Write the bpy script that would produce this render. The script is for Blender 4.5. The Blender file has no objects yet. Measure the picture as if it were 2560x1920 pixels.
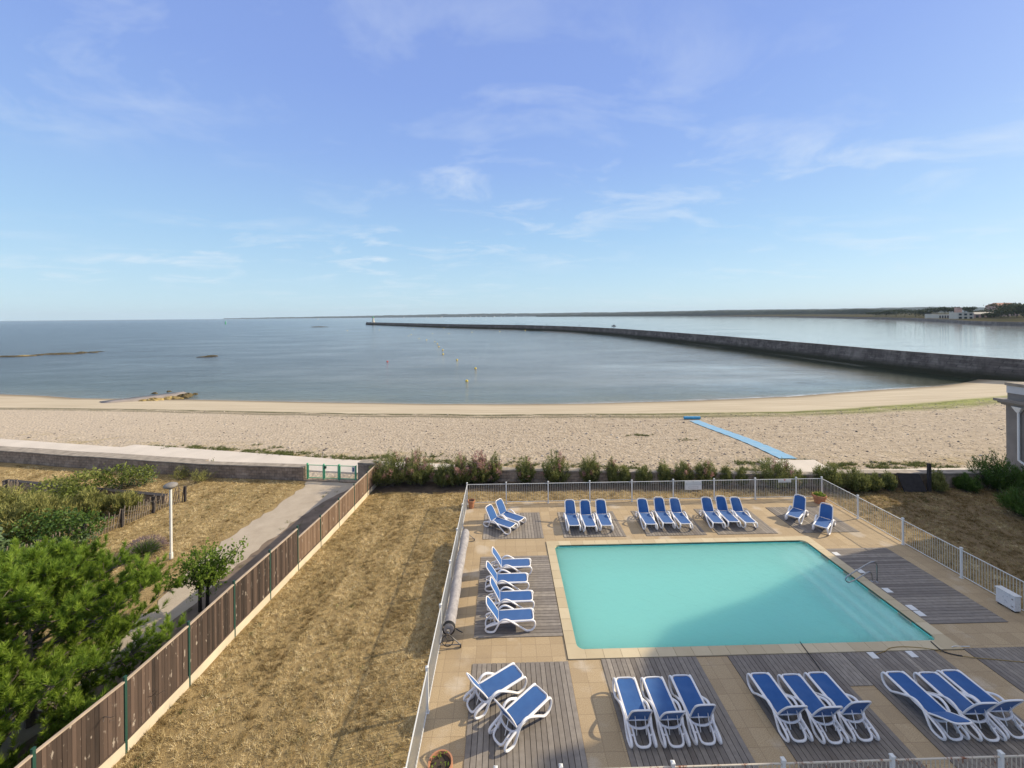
import bpy, math, random
import numpy as np
from mathutils import Vector, Matrix

R = math.radians
scene = bpy.context.scene
col = scene.collection
random.seed(7)
rng = np.random.default_rng(7)

# ------------------------------------------------------------------ camera
HC = 11.3; FPX = 1030.0; PX, PY = 1280.0, 789.7; ROLL = R(0.5); YAW = R(-1.2)
cam = bpy.data.cameras.new("camera")
cam.sensor_width = 36; cam.lens = FPX / 2560 * 36
cam.shift_y = -(960 - PY) / 2560
cam.clip_start = 0.1; cam.clip_end = 60000
camo = bpy.data.objects.new("camera", cam); col.objects.link(camo)
camo.matrix_world = Matrix.Translation((0, 0, HC)) @ Matrix.Rotation(YAW, 4, 'Z') @ Matrix.Rotation(R(90), 4, 'X') @ Matrix.Rotation(-ROLL, 4, 'Z')
scene.camera = camo

# ------------------------------------------------------------------ light
SUN_EL = R(27.7); SUN_DIR = Vector((2.39, 0.57, 0)).normalized()
SUN_AZ = math.atan2(SUN_DIR.x, SUN_DIR.y)          # clockwise from +Y
world = bpy.data.worlds.new("World"); scene.world = world; world.use_nodes = True
def setup_world():
    nt = world.node_tree; N = nt.nodes; L = nt.links; N.clear()
    out = N.new("ShaderNodeOutputWorld"); bg = N.new("ShaderNodeBackground"); bg.inputs[1].default_value = 0.15
    sky = N.new("ShaderNodeTexSky"); sky.sky_type = 'NISHITA'; sky.sun_disc = False
    sky.sun_elevation = SUN_EL; sky.sun_rotation = SUN_AZ
    sky.altitude = 0; sky.air_density = 1.0; sky.dust_density = 0.6; sky.ozone_density = 2.0
    # thin high cloud: noise on a flat layer far above (direction projected on a plane)
    tc = N.new("ShaderNodeTexCoord"); sep = N.new("ShaderNodeSeparateXYZ"); L.new(tc.outputs['Generated'], sep.inputs[0])
    def math_(op, a, b=None, clamp=False):
        m = N.new("ShaderNodeMath"); m.operation = op; m.use_clamp = clamp
        for i, v in enumerate((a, b)):
            if v is None: continue
            if isinstance(v, (int, float)): m.inputs[i].default_value = v
            else: L.new(v, m.inputs[i])
        return m.outputs[0]
    zz = math_('MAXIMUM', sep.outputs[2], 0.0)
    den = math_('ADD', zz, 0.10)
    cx = math_('DIVIDE', sep.outputs[0], den); cy = math_('DIVIDE', sep.outputs[1], den)
    cmb = N.new("ShaderNodeCombineXYZ"); L.new(cx, cmb.inputs[0]); L.new(cy, cmb.inputs[1])
    mp = N.new("ShaderNodeMapping"); L.new(cmb.outputs[0], mp.inputs[0])
    mp.inputs['Rotation'].default_value = (0, 0, R(-18)); mp.inputs['Scale'].default_value = (0.75, 1.0, 1); mp.inputs['Location'].default_value = CLOUD_LOC
    n1 = N.new("ShaderNodeTexNoise"); n1.inputs['Scale'].default_value = 2.1; n1.inputs['Detail'].default_value = 8; n1.inputs['Roughness'].default_value = 0.62; n1.inputs['Distortion'].default_value = 0.5
    n2 = N.new("ShaderNodeTexNoise"); n2.inputs['Scale'].default_value = 0.45; n2.inputs['Detail'].default_value = 3
    L.new(mp.outputs[0], n1.inputs['Vector']); L.new(mp.outputs[0], n2.inputs['Vector'])
    a = math_('MULTIPLY_ADD', n1.outputs[0], 3.2); a.node.inputs[2].default_value = -1.6
    b = math_('MULTIPLY_ADD', n2.outputs[0], 3.0); b.node.inputs[2].default_value = -1.15
    b.node.use_clamp = True; a.node.use_clamp = True
    cl = math_('MULTIPLY', a, b)
    cl = math_('MULTIPLY', cl, 1.15)
    hz = N.new("ShaderNodeMapRange"); L.new(zz, hz.inputs[0]); hz.inputs[1].default_value = 0.0; hz.inputs[2].default_value = 0.06
    cl = math_('MULTIPLY', cl, hz.outputs[0])
    # clear air: the physical sky blended with a measured elevation gradient, plus a bright zenith added out of view as fill light
    rp = N.new("ShaderNodeValToRGB"); L.new(zz, rp.inputs[0]); cr = rp.color_ramp
    while len(cr.elements) < len(SKY_RAMP): cr.elements.new(0.5)
    for e_, (p_, c_) in zip(cr.elements, SKY_RAMP): e_.position = p_; e_.color = (*c_, 1)
    sc_ = N.new("ShaderNodeVectorMath"); sc_.operation = 'SCALE'; L.new(rp.outputs[0], sc_.inputs[0]); sc_.inputs[3].default_value = SKY_GAIN
    lift = N.new("ShaderNodeMix"); lift.data_type = 'RGBA'; lift.blend_type = 'MIX'; lift.inputs[0].default_value = SKY_MIX
    L.new(sky.outputs[0], lift.inputs[6]); L.new(sc_.outputs[0], lift.inputs[7])
    mx = N.new("ShaderNodeMix"); mx.data_type = 'RGBA'; L.new(cl, mx.inputs[0]); L.new(lift.outputs[2], mx.inputs[6]); mx.inputs[7].default_value = CLOUD
    L.new(mx.outputs[2], bg.inputs[0]); L.new(bg.outputs[0], out.inputs[0])
CLOUD_LOC = (11.5, 7.9, 0)
SKY_RAMP = [(0.0, (.52, .74, .86)), (.09, (.45, .68, .87)), (.18, (.37, .60, .87)), (.34, (.29, .46, .86)), (.47, (.255, .395, .83)), (.61, (.24, .36, .79)), (.78, (.80, .79, .80)), (1.0, (.92, .90, .86))]
SKY_GAIN = 5.4; SKY_MIX = 0.86; CLOUD = (4.4, 4.8, 5.2, 1)
setup_world()
sl = bpy.data.lights.new("sun", 'SUN'); sl.energy = 4.6; sl.angle = R(0.5); sl.color = (1.0, 0.87, 0.64)
so = bpy.data.objects.new("sun", sl); col.objects.link(so)
sdir = Vector((SUN_DIR.x * math.cos(SUN_EL), SUN_DIR.y * math.cos(SUN_EL), math.sin(SUN_EL)))
so.rotation_euler = sdir.to_track_quat('Z', 'Y').to_euler()
so.location = (40, 10, 60)
scene.view_settings.view_transform = 'Standard'; scene.view_settings.look = 'None'
scene.view_settings.exposure = 0.35; scene.view_settings.gamma = 1

# ------------------------------------------------------------------ plane points from the survey of the photograph
_cr, _sr = math.cos(ROLL), math.sin(ROLL); _cy, _sy = math.cos(YAW), math.sin(YAW)
def G(x, y, z=0.0):
    u, v = x - PX, y - PY
    u2, v2 = u * _cr - v * _sr, u * _sr + v * _cr
    d = FPX * (HC - z) / v2; X = u2 * d / FPX
    return Vector((X * _cy - d * _sy, X * _sy + d * _cy, z))
def AT(x, y, d):                                   # point at distance d along the view axis
    u, v = x - PX, y - PY
    u2, v2 = u * _cr - v * _sr, u * _sr + v * _cr
    X = u2 * d / FPX; z = HC - v2 * d / FPX
    return Vector((X * _cy - d * _sy, X * _sy + d * _cy, z))

# ------------------------------------------------------------------ helpers
def tag(o, label=None, cat=None, group=None, kind=None):
    if label: o['label'] = label
    if cat: o['category'] = cat
    if group: o['group'] = group
    if kind: o['kind'] = kind
    return o
def empty(name, loc=(0, 0, 0), rz=0.0, label=None, cat=None, group=None):
    o = bpy.data.objects.new(name, None); o.empty_display_size = 0.2
    o.location = loc; o.rotation_euler = (0, 0, rz); col.objects.link(o)
    return tag(o, label, cat, group)
def np_mesh(name, V, F, mat, parent=None, tone=None, smooth=False, attrs=None):
    V = np.asarray(V, dtype=np.float32).reshape(-1, 3); F = np.asarray(F, dtype=np.int32)
    n, k = F.shape
    me = bpy.data.meshes.new(name)
    me.vertices.add(len(V)); me.vertices.foreach_set("co", V.ravel())
    me.loops.add(n * k); me.loops.foreach_set("vertex_index", F.ravel())
    me.polygons.add(n); me.polygons.foreach_set("loop_start", np.arange(0, n * k, k, dtype=np.int32))
    me.polygons.foreach_set("loop_total", np.full(n, k, dtype=np.int32))
    if smooth: me.polygons.foreach_set("use_smooth", np.ones(n, dtype=bool))
    me.update(calc_edges=True); me.validate()
    at = dict(attrs or {})
    if tone is not None: at['tone'] = tone
    for a, val in at.items():
        t = me.attributes.new(a, 'FLOAT', 'POINT'); t.data.foreach_set("value", np.asarray(val, dtype=np.float32))
    me.materials.append(mat)
    o = bpy.data.objects.new(name, me); col.objects.link(o)
    if parent: o.parent = parent
    return o
class MB:
    def __init__(s): s.v = []; s.f = []; s.t = []; s.tone = 0.5
    def add(s, vs, fs, M=None):
        b = len(s.v)
        for p in vs:
            p = Vector(p)
            s.v.append(tuple(M @ p) if M else tuple(p)); s.t.append(s.tone)
        s.f += [tuple(b + i for i in f) for f in fs]
        return s
    def box(s, x0, x1, y0, y1, z0, z1, M=None):
        vs = [(x0, y0, z0), (x1, y0, z0), (x1, y1, z0), (x0, y1, z0), (x0, y0, z1), (x1, y0, z1), (x1, y1, z1), (x0, y1, z1)]
        return s.add(vs, [(0, 3, 2, 1), (4, 5, 6, 7), (0, 1, 5, 4), (1, 2, 6, 5), (2, 3, 7, 6), (3, 0, 4, 7)], M)
    def bar(s, a, b, w, h, up=(0, 0, 1)):             # box beam from a to b
        a, b = Vector(a), Vector(b); d = b - a; L = d.length
        x = d.normalized(); upv = Vector(up); y = upv.cross(x)
        if y.length < 1e-5: y = Vector((0, 1, 0))
        y.normalize(); z = x.cross(y)
        M = Matrix.Translation(a) @ Matrix((x, y, z)).transposed().to_4x4()
        return s.box(0, L, -w / 2, w / 2, -h / 2, h / 2, M)
    def prism(s, poly, z0, z1, M=None):               # poly counter-clockwise
        n = len(poly)
        vs = [(p[0], p[1], z0) for p in poly] + [(p[0], p[1], z1) for p in poly]
        fs = [tuple(reversed(range(n))), tuple(range(n, 2 * n))] + [(i, (i + 1) % n, n + (i + 1) % n, n + i) for i in range(n)]
        return s.add(vs, fs, M)
    def tube(s, pts, r, n=8, closed=False, rr=None, M=None, flat=1.0, side=None):
        pts = [Vector(p) for p in pts]; m = len(pts); vs = []; prev = None
        for i, p in enumerate(pts):
            if closed: t = pts[(i + 1) % m] - pts[(i - 1) % m]
            else: t = pts[min(i + 1, m - 1)] - pts[max(i - 1, 0)]
            t.normalize()
            if side is not None: a = Vector(side) - t * t.dot(Vector(side))
            elif prev is None: a = t.cross(Vector((0, 0, 1))) if abs(t.z) < 0.9 else t.cross(Vector((0, 1, 0)))
            else: a = prev - t * prev.dot(t)
            a.normalize(); prev = a; b = t.cross(a)
            ri = rr[i] if rr else r
            for k in range(n):
                q = 2 * math.pi * k / n
                vs.append(p + a * (ri * flat * math.cos(q)) + b * (ri * math.sin(q)))
        fs = []
        for i in range(m if closed else m - 1):
            j = (i + 1) % m
            for k in range(n): fs.append((i * n + k, i * n + (k + 1) % n, j * n + (k + 1) % n, j * n + k))
        if not closed: fs += [tuple(reversed(range(n))), tuple((m - 1) * n + k for k in range(n))]
        return s.add(vs, fs, M)
    def lathe(s, prof, n=20, M=None, cap=True):
        vs = []; fs = []
        for (r, z) in prof:
            for k in range(n): vs.append((r * math.cos(2 * math.pi * k / n), r * math.sin(2 * math.pi * k / n), z))
        for i in range(len(prof) - 1):
            for k in range(n): fs.append((i * n + k, i * n + (k + 1) % n, (i + 1) * n + (k + 1) % n, (i + 1) * n + k))
        if cap: fs += [tuple(reversed(range(n))), tuple((len(prof) - 1) * n + k for k in range(n))]
        return s.add(vs, fs, M)
    def build(s, name, mat, parent=None, smooth=False, loc=None, angle=None):
        me = bpy.data.meshes.new(name); me.from_pydata(s.v, [], s.f); me.update()
        if smooth: me.polygons.foreach_set("use_smooth", [True] * len(me.polygons))
        t = me.attributes.new('tone', 'FLOAT', 'POINT'); t.data.foreach_set("value", s.t)
        me.materials.append(mat)
        if smooth and angle: me.set_sharp_from_angle(angle=R(angle))
        o = bpy.data.objects.new(name, me); col.objects.link(o)
        if parent: o.parent = parent
        if loc is not None: o.location = loc
        return o
def smooth_path(pts, sub=4, closed=False):
    pts = [Vector(p) for p in pts]; n = len(pts); out = []
    rngi = range(n) if closed else range(n - 1)
    for i in rngi:
        p0 = pts[(i - 1) % n] if closed or i > 0 else pts[i]; p1 = pts[i]; p2 = pts[(i + 1) % n]
        p3 = pts[(i + 2) % n] if closed or i + 2 < n else p2
        for k in range(sub):
            t = k / sub
            out.append(0.5 * ((2 * p1) + (p2 - p0) * t + (2 * p0 - 5 * p1 + 4 * p2 - p3) * t * t + (3 * p1 - p0 - 3 * p2 + p3) * t ** 3))
    if not closed: out.append(pts[-1])
    return out
def copy_tree(o, parent=None):
    c = o.copy(); col.objects.link(c); c.parent = parent
    for ch in list(o.children): copy_tree(ch, c)
    return c

# ------------------------------------------------------------------ materials
class NT:
    def __init__(s, name):
        s.m = bpy.data.materials.new(name); s.m.use_nodes = True; s.t = s.m.node_tree; s.N = s.t.nodes; s.L = s.t.links
        s.b = s.N["Principled BSDF"]; s.out = s.N["Material Output"]
    def new(s, k, **kw):
        n = s.N.new("ShaderNode" + k)
        for a, v in kw.items(): setattr(n, a, v)
        return n
    def set(s, sock, v):
        if hasattr(v, 'is_output') or isinstance(v, bpy.types.NodeSocket): s.L.new(v, sock)
        else: sock.default_value = (*v, 1) if isinstance(v, tuple) and len(v) == 3 and sock.type == 'RGBA' else v
    def pos(s, scale=1.0, obj=False):
        if obj: o = s.new("TexCoord").outputs['Object']
        else: o = s.new("NewGeometry").outputs['Position']
        if scale == 1.0: return o
        mp = s.new("Mapping"); s.L.new(o, mp.inputs[0])
        mp.inputs['Scale'].default_value = scale if isinstance(scale, tuple) else (scale,) * 3
        return mp.outputs[0]
    def noise(s, vec, scale, detail=4, rough=0.55, dist=0.0):
        n = s.new("TexNoise"); s.L.new(vec, n.inputs['Vector']); n.inputs['Scale'].default_value = scale
        n.inputs['Detail'].default_value = detail; n.inputs['Roughness'].default_value = rough; n.inputs['Distortion'].default_value = dist
        return n.outputs[0]
    def voro(s, vec, scale, out='Distance', feature='F1'):
        n = s.new("TexVoronoi"); n.feature = feature; s.L.new(vec, n.inputs['Vector']); n.inputs['Scale'].default_value = scale
        return n.outputs[out]
    def ramp(s, fac, stops, interp='LINEAR'):
        n = s.new("ValToRGB"); s.L.new(fac, n.inputs[0]); cr = n.color_ramp; cr.interpolation = interp
        while len(cr.elements) < len(stops): cr.elements.new(0.5)
        for e, (p, c) in zip(cr.elements, stops):
            e.position = p; e.color = (*c, 1) if len(c) == 3 else c
        return n.outputs[0]
    def math(s, op, a, b=None, c=None, clamp=False):
        n = s.new("Math"); n.operation = op; n.use_clamp = clamp
        for i, v in enumerate((a, b, c)):
            if v is not None: s.set(n.inputs[i], v)
        return n.outputs[0]
    def mix(s, f, a, b, mode='MIX'):
        n = s.new("Mix"); n.data_type = 'RGBA'; n.blend_type = mode
        s.set(n.inputs[0], f); s.set(n.inputs[6], a); s.set(n.inputs[7], b)
        return n.outputs[2]
    def rng(s, v, a, b, c=0.0, d=1.0):
        n = s.new("MapRange"); s.L.new(v, n.inputs[0])
        for i, q in enumerate((a, b, c, d)): n.inputs[i + 1].default_value = q
        return n.outputs[0]
    def attr(s, name): return s.new("Attribute", attribute_name=name).outputs['Fac']
    def bump(s, h, strength=0.5, dist=0.02):
        n = s.new("Bump"); s.L.new(h, n.inputs['Height']); n.inputs['Strength'].default_value = strength; n.inputs['Distance'].default_value = dist
        s.L.new(n.outputs[0], s.b.inputs['Normal']); return n
    def color(s, c): s.set(s.b.inputs['Base Color'], c)
    def p(s, **kw):
        for k, v in kw.items(): s.set(s.b.inputs[k.replace('_', ' ')], v)
        return s
def simple(name, c, rough=0.6, var=0.12, scale=3.0, metal=0.0, bump=0.0, bscale=40.0):
    t = NT(name); n = t.noise(t.pos(), scale, 5)
    lo = tuple(x * (1 - var) for x in c); hi = tuple(min(1, x * (1 + var)) for x in c)
    t.color(t.ramp(n, [(0.3, lo), (0.7, hi)])); t.p(Roughness=rough, Metallic=metal)
    if bump: t.bump(t.noise(t.pos(), bscale, 4), bump, 0.01)
    return t.m
def leafmat(name, dark, mid, light, rough=0.6, trans=0.3):
    t = NT(name); a = t.attr('tone')
    n = t.noise(t.pos(), 2.2, 3)
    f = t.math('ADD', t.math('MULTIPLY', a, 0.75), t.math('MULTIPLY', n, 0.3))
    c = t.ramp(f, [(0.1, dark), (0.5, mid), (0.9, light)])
    t.color(c); t.p(Roughness=rough); t.b.inputs['Specular IOR Level'].default_value = 0.25
    tr = t.new("BsdfTranslucent"); t.L.new(c, tr.inputs[0])
    mx = t.new("MixShader"); mx.inputs[0].default_value = trans
    t.L.new(t.b.outputs[0], mx.inputs[1]); t.L.new(tr.outputs[0], mx.inputs[2]); t.L.new(mx.outputs[0], t.out.inputs[0])
    return t.m
M = {}
def grass_ground():
    t = NT("dry_lawn"); p = t.pos()
    big = t.noise(p, 0.35, 5, 0.6); mid = t.noise(p, 2.5, 6, 0.65, 0.4); fin = t.noise(p, 18, 5, 0.7)
    c = t.ramp(mid, [(0.3, (0.12, 0.08, 0.04)), (0.5, (0.25, 0.18, 0.088)), (0.7, (0.42, 0.315, 0.16))])
    c = t.mix(t.rng(fin, 0.35, 0.7), c, (0.40, 0.285, 0.13), 'MIX')
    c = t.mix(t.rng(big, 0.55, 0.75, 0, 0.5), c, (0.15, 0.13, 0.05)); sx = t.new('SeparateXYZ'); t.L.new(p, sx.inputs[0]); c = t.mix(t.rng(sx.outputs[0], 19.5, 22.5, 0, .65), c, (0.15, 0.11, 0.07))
    t.color(c); t.p(Roughness=0.95); t.b.inputs['Specular IOR Level'].default_value = 0.1
    t.bump(t.math('ADD', t.math('MULTIPLY', fin, 0.6), mid), 0.9, 0.08)
    return t.m
M['lawn'] = grass_ground()
def gravel():
    t = NT("gravel_path"); p = t.pos()
    n = t.noise(p, 1.2, 6, 0.6); f = t.noise(p, 60, 3, 0.7)
    c = t.ramp(n, [(0.3, (0.32, 0.25, 0.175)), (0.7, (0.47, 0.385, 0.285))])
    c = t.mix(t.rng(f, 0.4, 0.7), c, (0.46, 0.40, 0.33)); t.color(c); t.p(Roughness=0.95); t.bump(f, 0.5, 0.02)
    return t.m
M['gravel'] = gravel()
M['bedshade'] = simple('bed_soil_hedge_shade', (0.085, 0.06, 0.04), 0.95, 0.4, 2.5, bump=0.8, bscale=18)
M['earth'] = simple('bare_earth', (0.17, 0.125, 0.09), 0.95, 0.35, 1.5, bump=0.6, bscale=25)
def pavers():
    t = NT("pavers"); p = t.pos()
    br = t.new("TexBrick"); br.offset = 0.0; br.squash = 1.0; t.L.new(p, br.inputs['Vector'])
    br.inputs['Scale'].default_value = 1.0; br.inputs['Brick Width'].default_value = 0.505; br.inputs['Row Height'].default_value = 0.505
    br.inputs['Mortar Size'].default_value = 0.006; br.inputs['Mortar Smooth'].default_value = 0.1
    br.inputs['Color1'].default_value = (0.44, 0.33, 0.195, 1); br.inputs['Color2'].default_value = (0.53, 0.405, 0.245, 1); br.inputs['Mortar'].default_value = (0.24, 0.175, 0.105, 1)
    br.inputs['Bias'].default_value = 0.0
    f = t.noise(p, 45, 3, 0.75); g = t.noise(p, 0.9, 5, 0.6)
    c = t.mix(t.rng(f, 0.42, 0.60, 0, 0.7), br.outputs[0], (0.25, 0.165, 0.085))
    c = t.mix(t.rng(t.noise(p, 70, 2, 0.6), 0.56, 0.7, 0, 0.6), c, (0.66, 0.54, 0.38))
    c = t.mix(t.rng(g, 0.58, 0.75, 0, 0.35), c, (0.60, 0.52, 0.42))
    wn = t.new("TexWhiteNoise"); wn.noise_dimensions = '3D'; sn = t.new("VectorMath", operation='SNAP'); t.L.new(p, sn.inputs[0]); sn.inputs[1].default_value = (0.505, 0.505, 50); t.L.new(sn.outputs[0], wn.inputs[0])
    c = t.mix(t.math('MULTIPLY', wn.outputs['Value'], 0.28), c, (0.30, 0.215, 0.125))
    vd = t.math('ADD', t.voro(p, 0.62), t.math('MULTIPLY', t.math('SUBTRACT', t.noise(p, 4, 4), .5), .25))
    c = t.mix(t.rng(vd, .27, .15, 0, .42), c, (0.60, 0.53, 0.44))
    c = t.mix(t.rng(t.noise(p, 0.5, 5, .65), .56, .72, 0, .45), c, (0.26, 0.19, 0.12))
    t.color(c); t.p(Roughness=0.9); t.bump(t.math('ADD', f, br.outputs['Fac']), 0.25, 0.006)
    return t.m
M['pavers'] = pavers()
def deckwood():
    t = NT("weathered_decking"); p = t.pos(); a = t.attr('tone')
    g = t.noise(p, 6, 6, 0.6)
    c = t.ramp(a, [(0.0, (0.17, 0.145, 0.125)), (0.5, (0.255, 0.222, 0.19)), (1.0, (0.37, 0.32, 0.265))])
    c = t.mix(t.rng(g, 0.35, 0.75, 0, 0.55), c, (0.12, 0.098, 0.08))
    c = t.mix(t.rng(t.noise(p, 0.8, 3), 0.5, 0.7, 0, 0.35), c, (0.24, 0.20, 0.15))
    t.color(c); t.p(Roughness=0.85); t.bump(t.noise(p, 50, 3), 0.3, 0.005)
    return t.m
M['deck'] = deckwood()
M['joint'] = simple("dark_gap", (0.02, 0.018, 0.015), 0.95)
M['coping'] = None
def coping():
    t = NT("coping_stone"); p = t.pos(); a = t.attr('tone')
    n = t.noise(p, 2.0, 5, 0.6)
    c = t.ramp(t.math('ADD', t.math('MULTIPLY', a, 0.5), t.math('MULTIPLY', n, 0.5)), [(0.2, (0.47, 0.375, 0.23)), (0.8, (0.60, 0.50, 0.33))])
    t.color(c); t.p(Roughness=0.75); t.bump(t.noise(p, 60, 3), 0.15, 0.004)
    return t.m
M['coping'] = coping()
M['liner'] = simple("pool_liner", (0.20, 0.80, 0.72), 0.6, 0.05, 0.5)
M['liner_pale'] = simple("pool_step_liner", (0.80, 0.97, 0.95), 0.6, 0.05, 0.8)
def poolwater():
    t = NT("pool_water"); p = t.pos()
    n = t.noise(p, 2.6, 6, 0.65, 0.8); n2 = t.noise(p, 9, 3, 0.6)
    h = t.math('ADD', n, t.math('MULTIPLY', n2, 0.25))
    bp = t.new("Bump"); bp.inputs['Strength'].default_value = 0.45; bp.inputs['Distance'].default_value = 0.09; t.L.new(h, bp.inputs['Height'])
    tr = t.new("BsdfTransparent"); tr.inputs[0].default_value = (0.78, 0.98, 0.96, 1)
    df = t.new("SubsurfaceScattering"); df.falloff = "BURLEY"; df.inputs["Color"].default_value = (0.36, 0.83, 0.75, 1); df.inputs["Radius"].default_value = (.8, 1.0, 1.0); df.inputs["Scale"].default_value = 2.5
    gl = t.new("BsdfGlossy"); gl.inputs['Roughness'].default_value = 0.04; gl.inputs[0].default_value = (1, 1, 1, 1)
    fr = t.new("Fresnel"); fr.inputs[0].default_value = 1.33
    for k in (gl, fr): t.L.new(bp.outputs[0], k.inputs['Normal'])
    m0 = t.new("MixShader"); m0.inputs[0].default_value = 0.50; t.L.new(tr.outputs[0], m0.inputs[1]); t.L.new(df.outputs[0], m0.inputs[2])
    m1 = t.new("MixShader"); t.L.new(fr.outputs[0], m1.inputs[0]); t.L.new(m0.outputs[0], m1.inputs[1]); t.L.new(gl.outputs[0], m1.inputs[2])
    t.L.new(m1.outputs[0], t.out.inputs[0]); return t.m
M['poolwater'] = poolwater()
def seawater():
    t = NT("sea_water"); p = t.pos(); d = t.attr('depth')
    sx = t.new("SeparateXYZ"); t.L.new(p, sx.inputs[0])
    pn = t.noise(t.pos((0.02, 0.05, 0.03)), 1.0, 5, 0.6)
    dd = t.math('ADD', d, t.math('MULTIPLY', t.math('SUBTRACT', pn, 0.5), 0.3))
    c = t.ramp(dd, [(0.0, (0.26, 0.22, 0.14)), (0.07, (0.15, 0.155, 0.10)), (0.22, (0.085, 0.105, 0.078)), (0.55, (0.070, 0.080, 0.070)), (1.0, (0.062, 0.068, 0.066))])
    t.b.inputs['IOR'].default_value = 1.33
    # wind: rippled to the west, sheltered and calm to the east
    wind = t.math('MULTIPLY_ADD', t.math('SUBTRACT', t.noise(t.pos((0.05, 0.16, 1)), 1.0, 9, 0.78), 0.5), 0.5, t.rng(t.math('ADD', t.math('MULTIPLY', t.math('ARCTAN2', sx.outputs[0], t.math('ADD', sx.outputs[1], 60.0)), 1.0), t.math('MULTIPLY', t.math('SUBTRACT', pn, 0.5), 0.75)), -0.7, 0.50, 1.0, 0.0), clamp=True)
    calm = t.math('MULTIPLY', t.math('POWER', t.math('SUBTRACT', 1.0, wind), 1.7), t.rng(d, .05, .38)); stk = t.noise(t.pos((0.06, 0.2, 1)), 1.0, 9, 0.78)  # calm: pale tint mixed into the colour below to paint silvery glare
    c = t.mix(t.math('MULTIPLY', calm, t.rng(stk, .35, .6, .75, 1.0)), c, (0.42, 0.41, 0.36)); c = t.mix(t.rng(stk, .44, .62, 0, .34), c, (0.03, 0.04, 0.045)); foam = t.math('MULTIPLY', t.rng(d, .034, .010), t.math('MULTIPLY', t.rng(sx.outputs[0], -10, 60, .12, .8), t.rng(t.noise(t.pos((.3, 1, 1)), 1.0, 5, .7), .40, .58))); c = t.mix(foam, c, (.75, .75, .73)); c = t.mix(t.attr('weed'), c, (0.035, 0.045, 0.03)); c = t.mix(t.rng(wind, .55, 1.0, 0, .55), c, (.030, .036, .042)); t.color(c)  # weed mask also tints the wall's dark reflection into the water colour
    t.set(t.b.inputs['Roughness'], t.math('MULTIPLY_ADD', wind, 0.18, 0.035))
    t.set(t.b.inputs['Specular IOR Level'], t.math('MULTIPLY_ADD', wind, -0.78, 1.0)); t.b.inputs['Specular Tint'].default_value = (1.0, 0.94, 0.88, 1)
    w1 = t.noise(t.pos((1.0, 2.2, 1)), 0.45, 5, 0.62, 0.5); w2 = t.noise(t.pos((1.0, 2.6, 1)), 1.9, 4, 0.65); w0 = t.noise(t.pos((1.0, 3.0, 1)), 0.06, 4, 0.55)
    h = t.math('ADD', t.math('ADD', w1, t.math('MULTIPLY', w2, 0.30)), t.math('MULTIPLY', w0, 1.6))
    bn = t.bump(h, 0.4, 0.55); t.set(bn.inputs['Strength'], t.math('MULTIPLY_ADD', wind, 0.66, 0.055))
    return t.m
M['sea'] = seawater()
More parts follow.
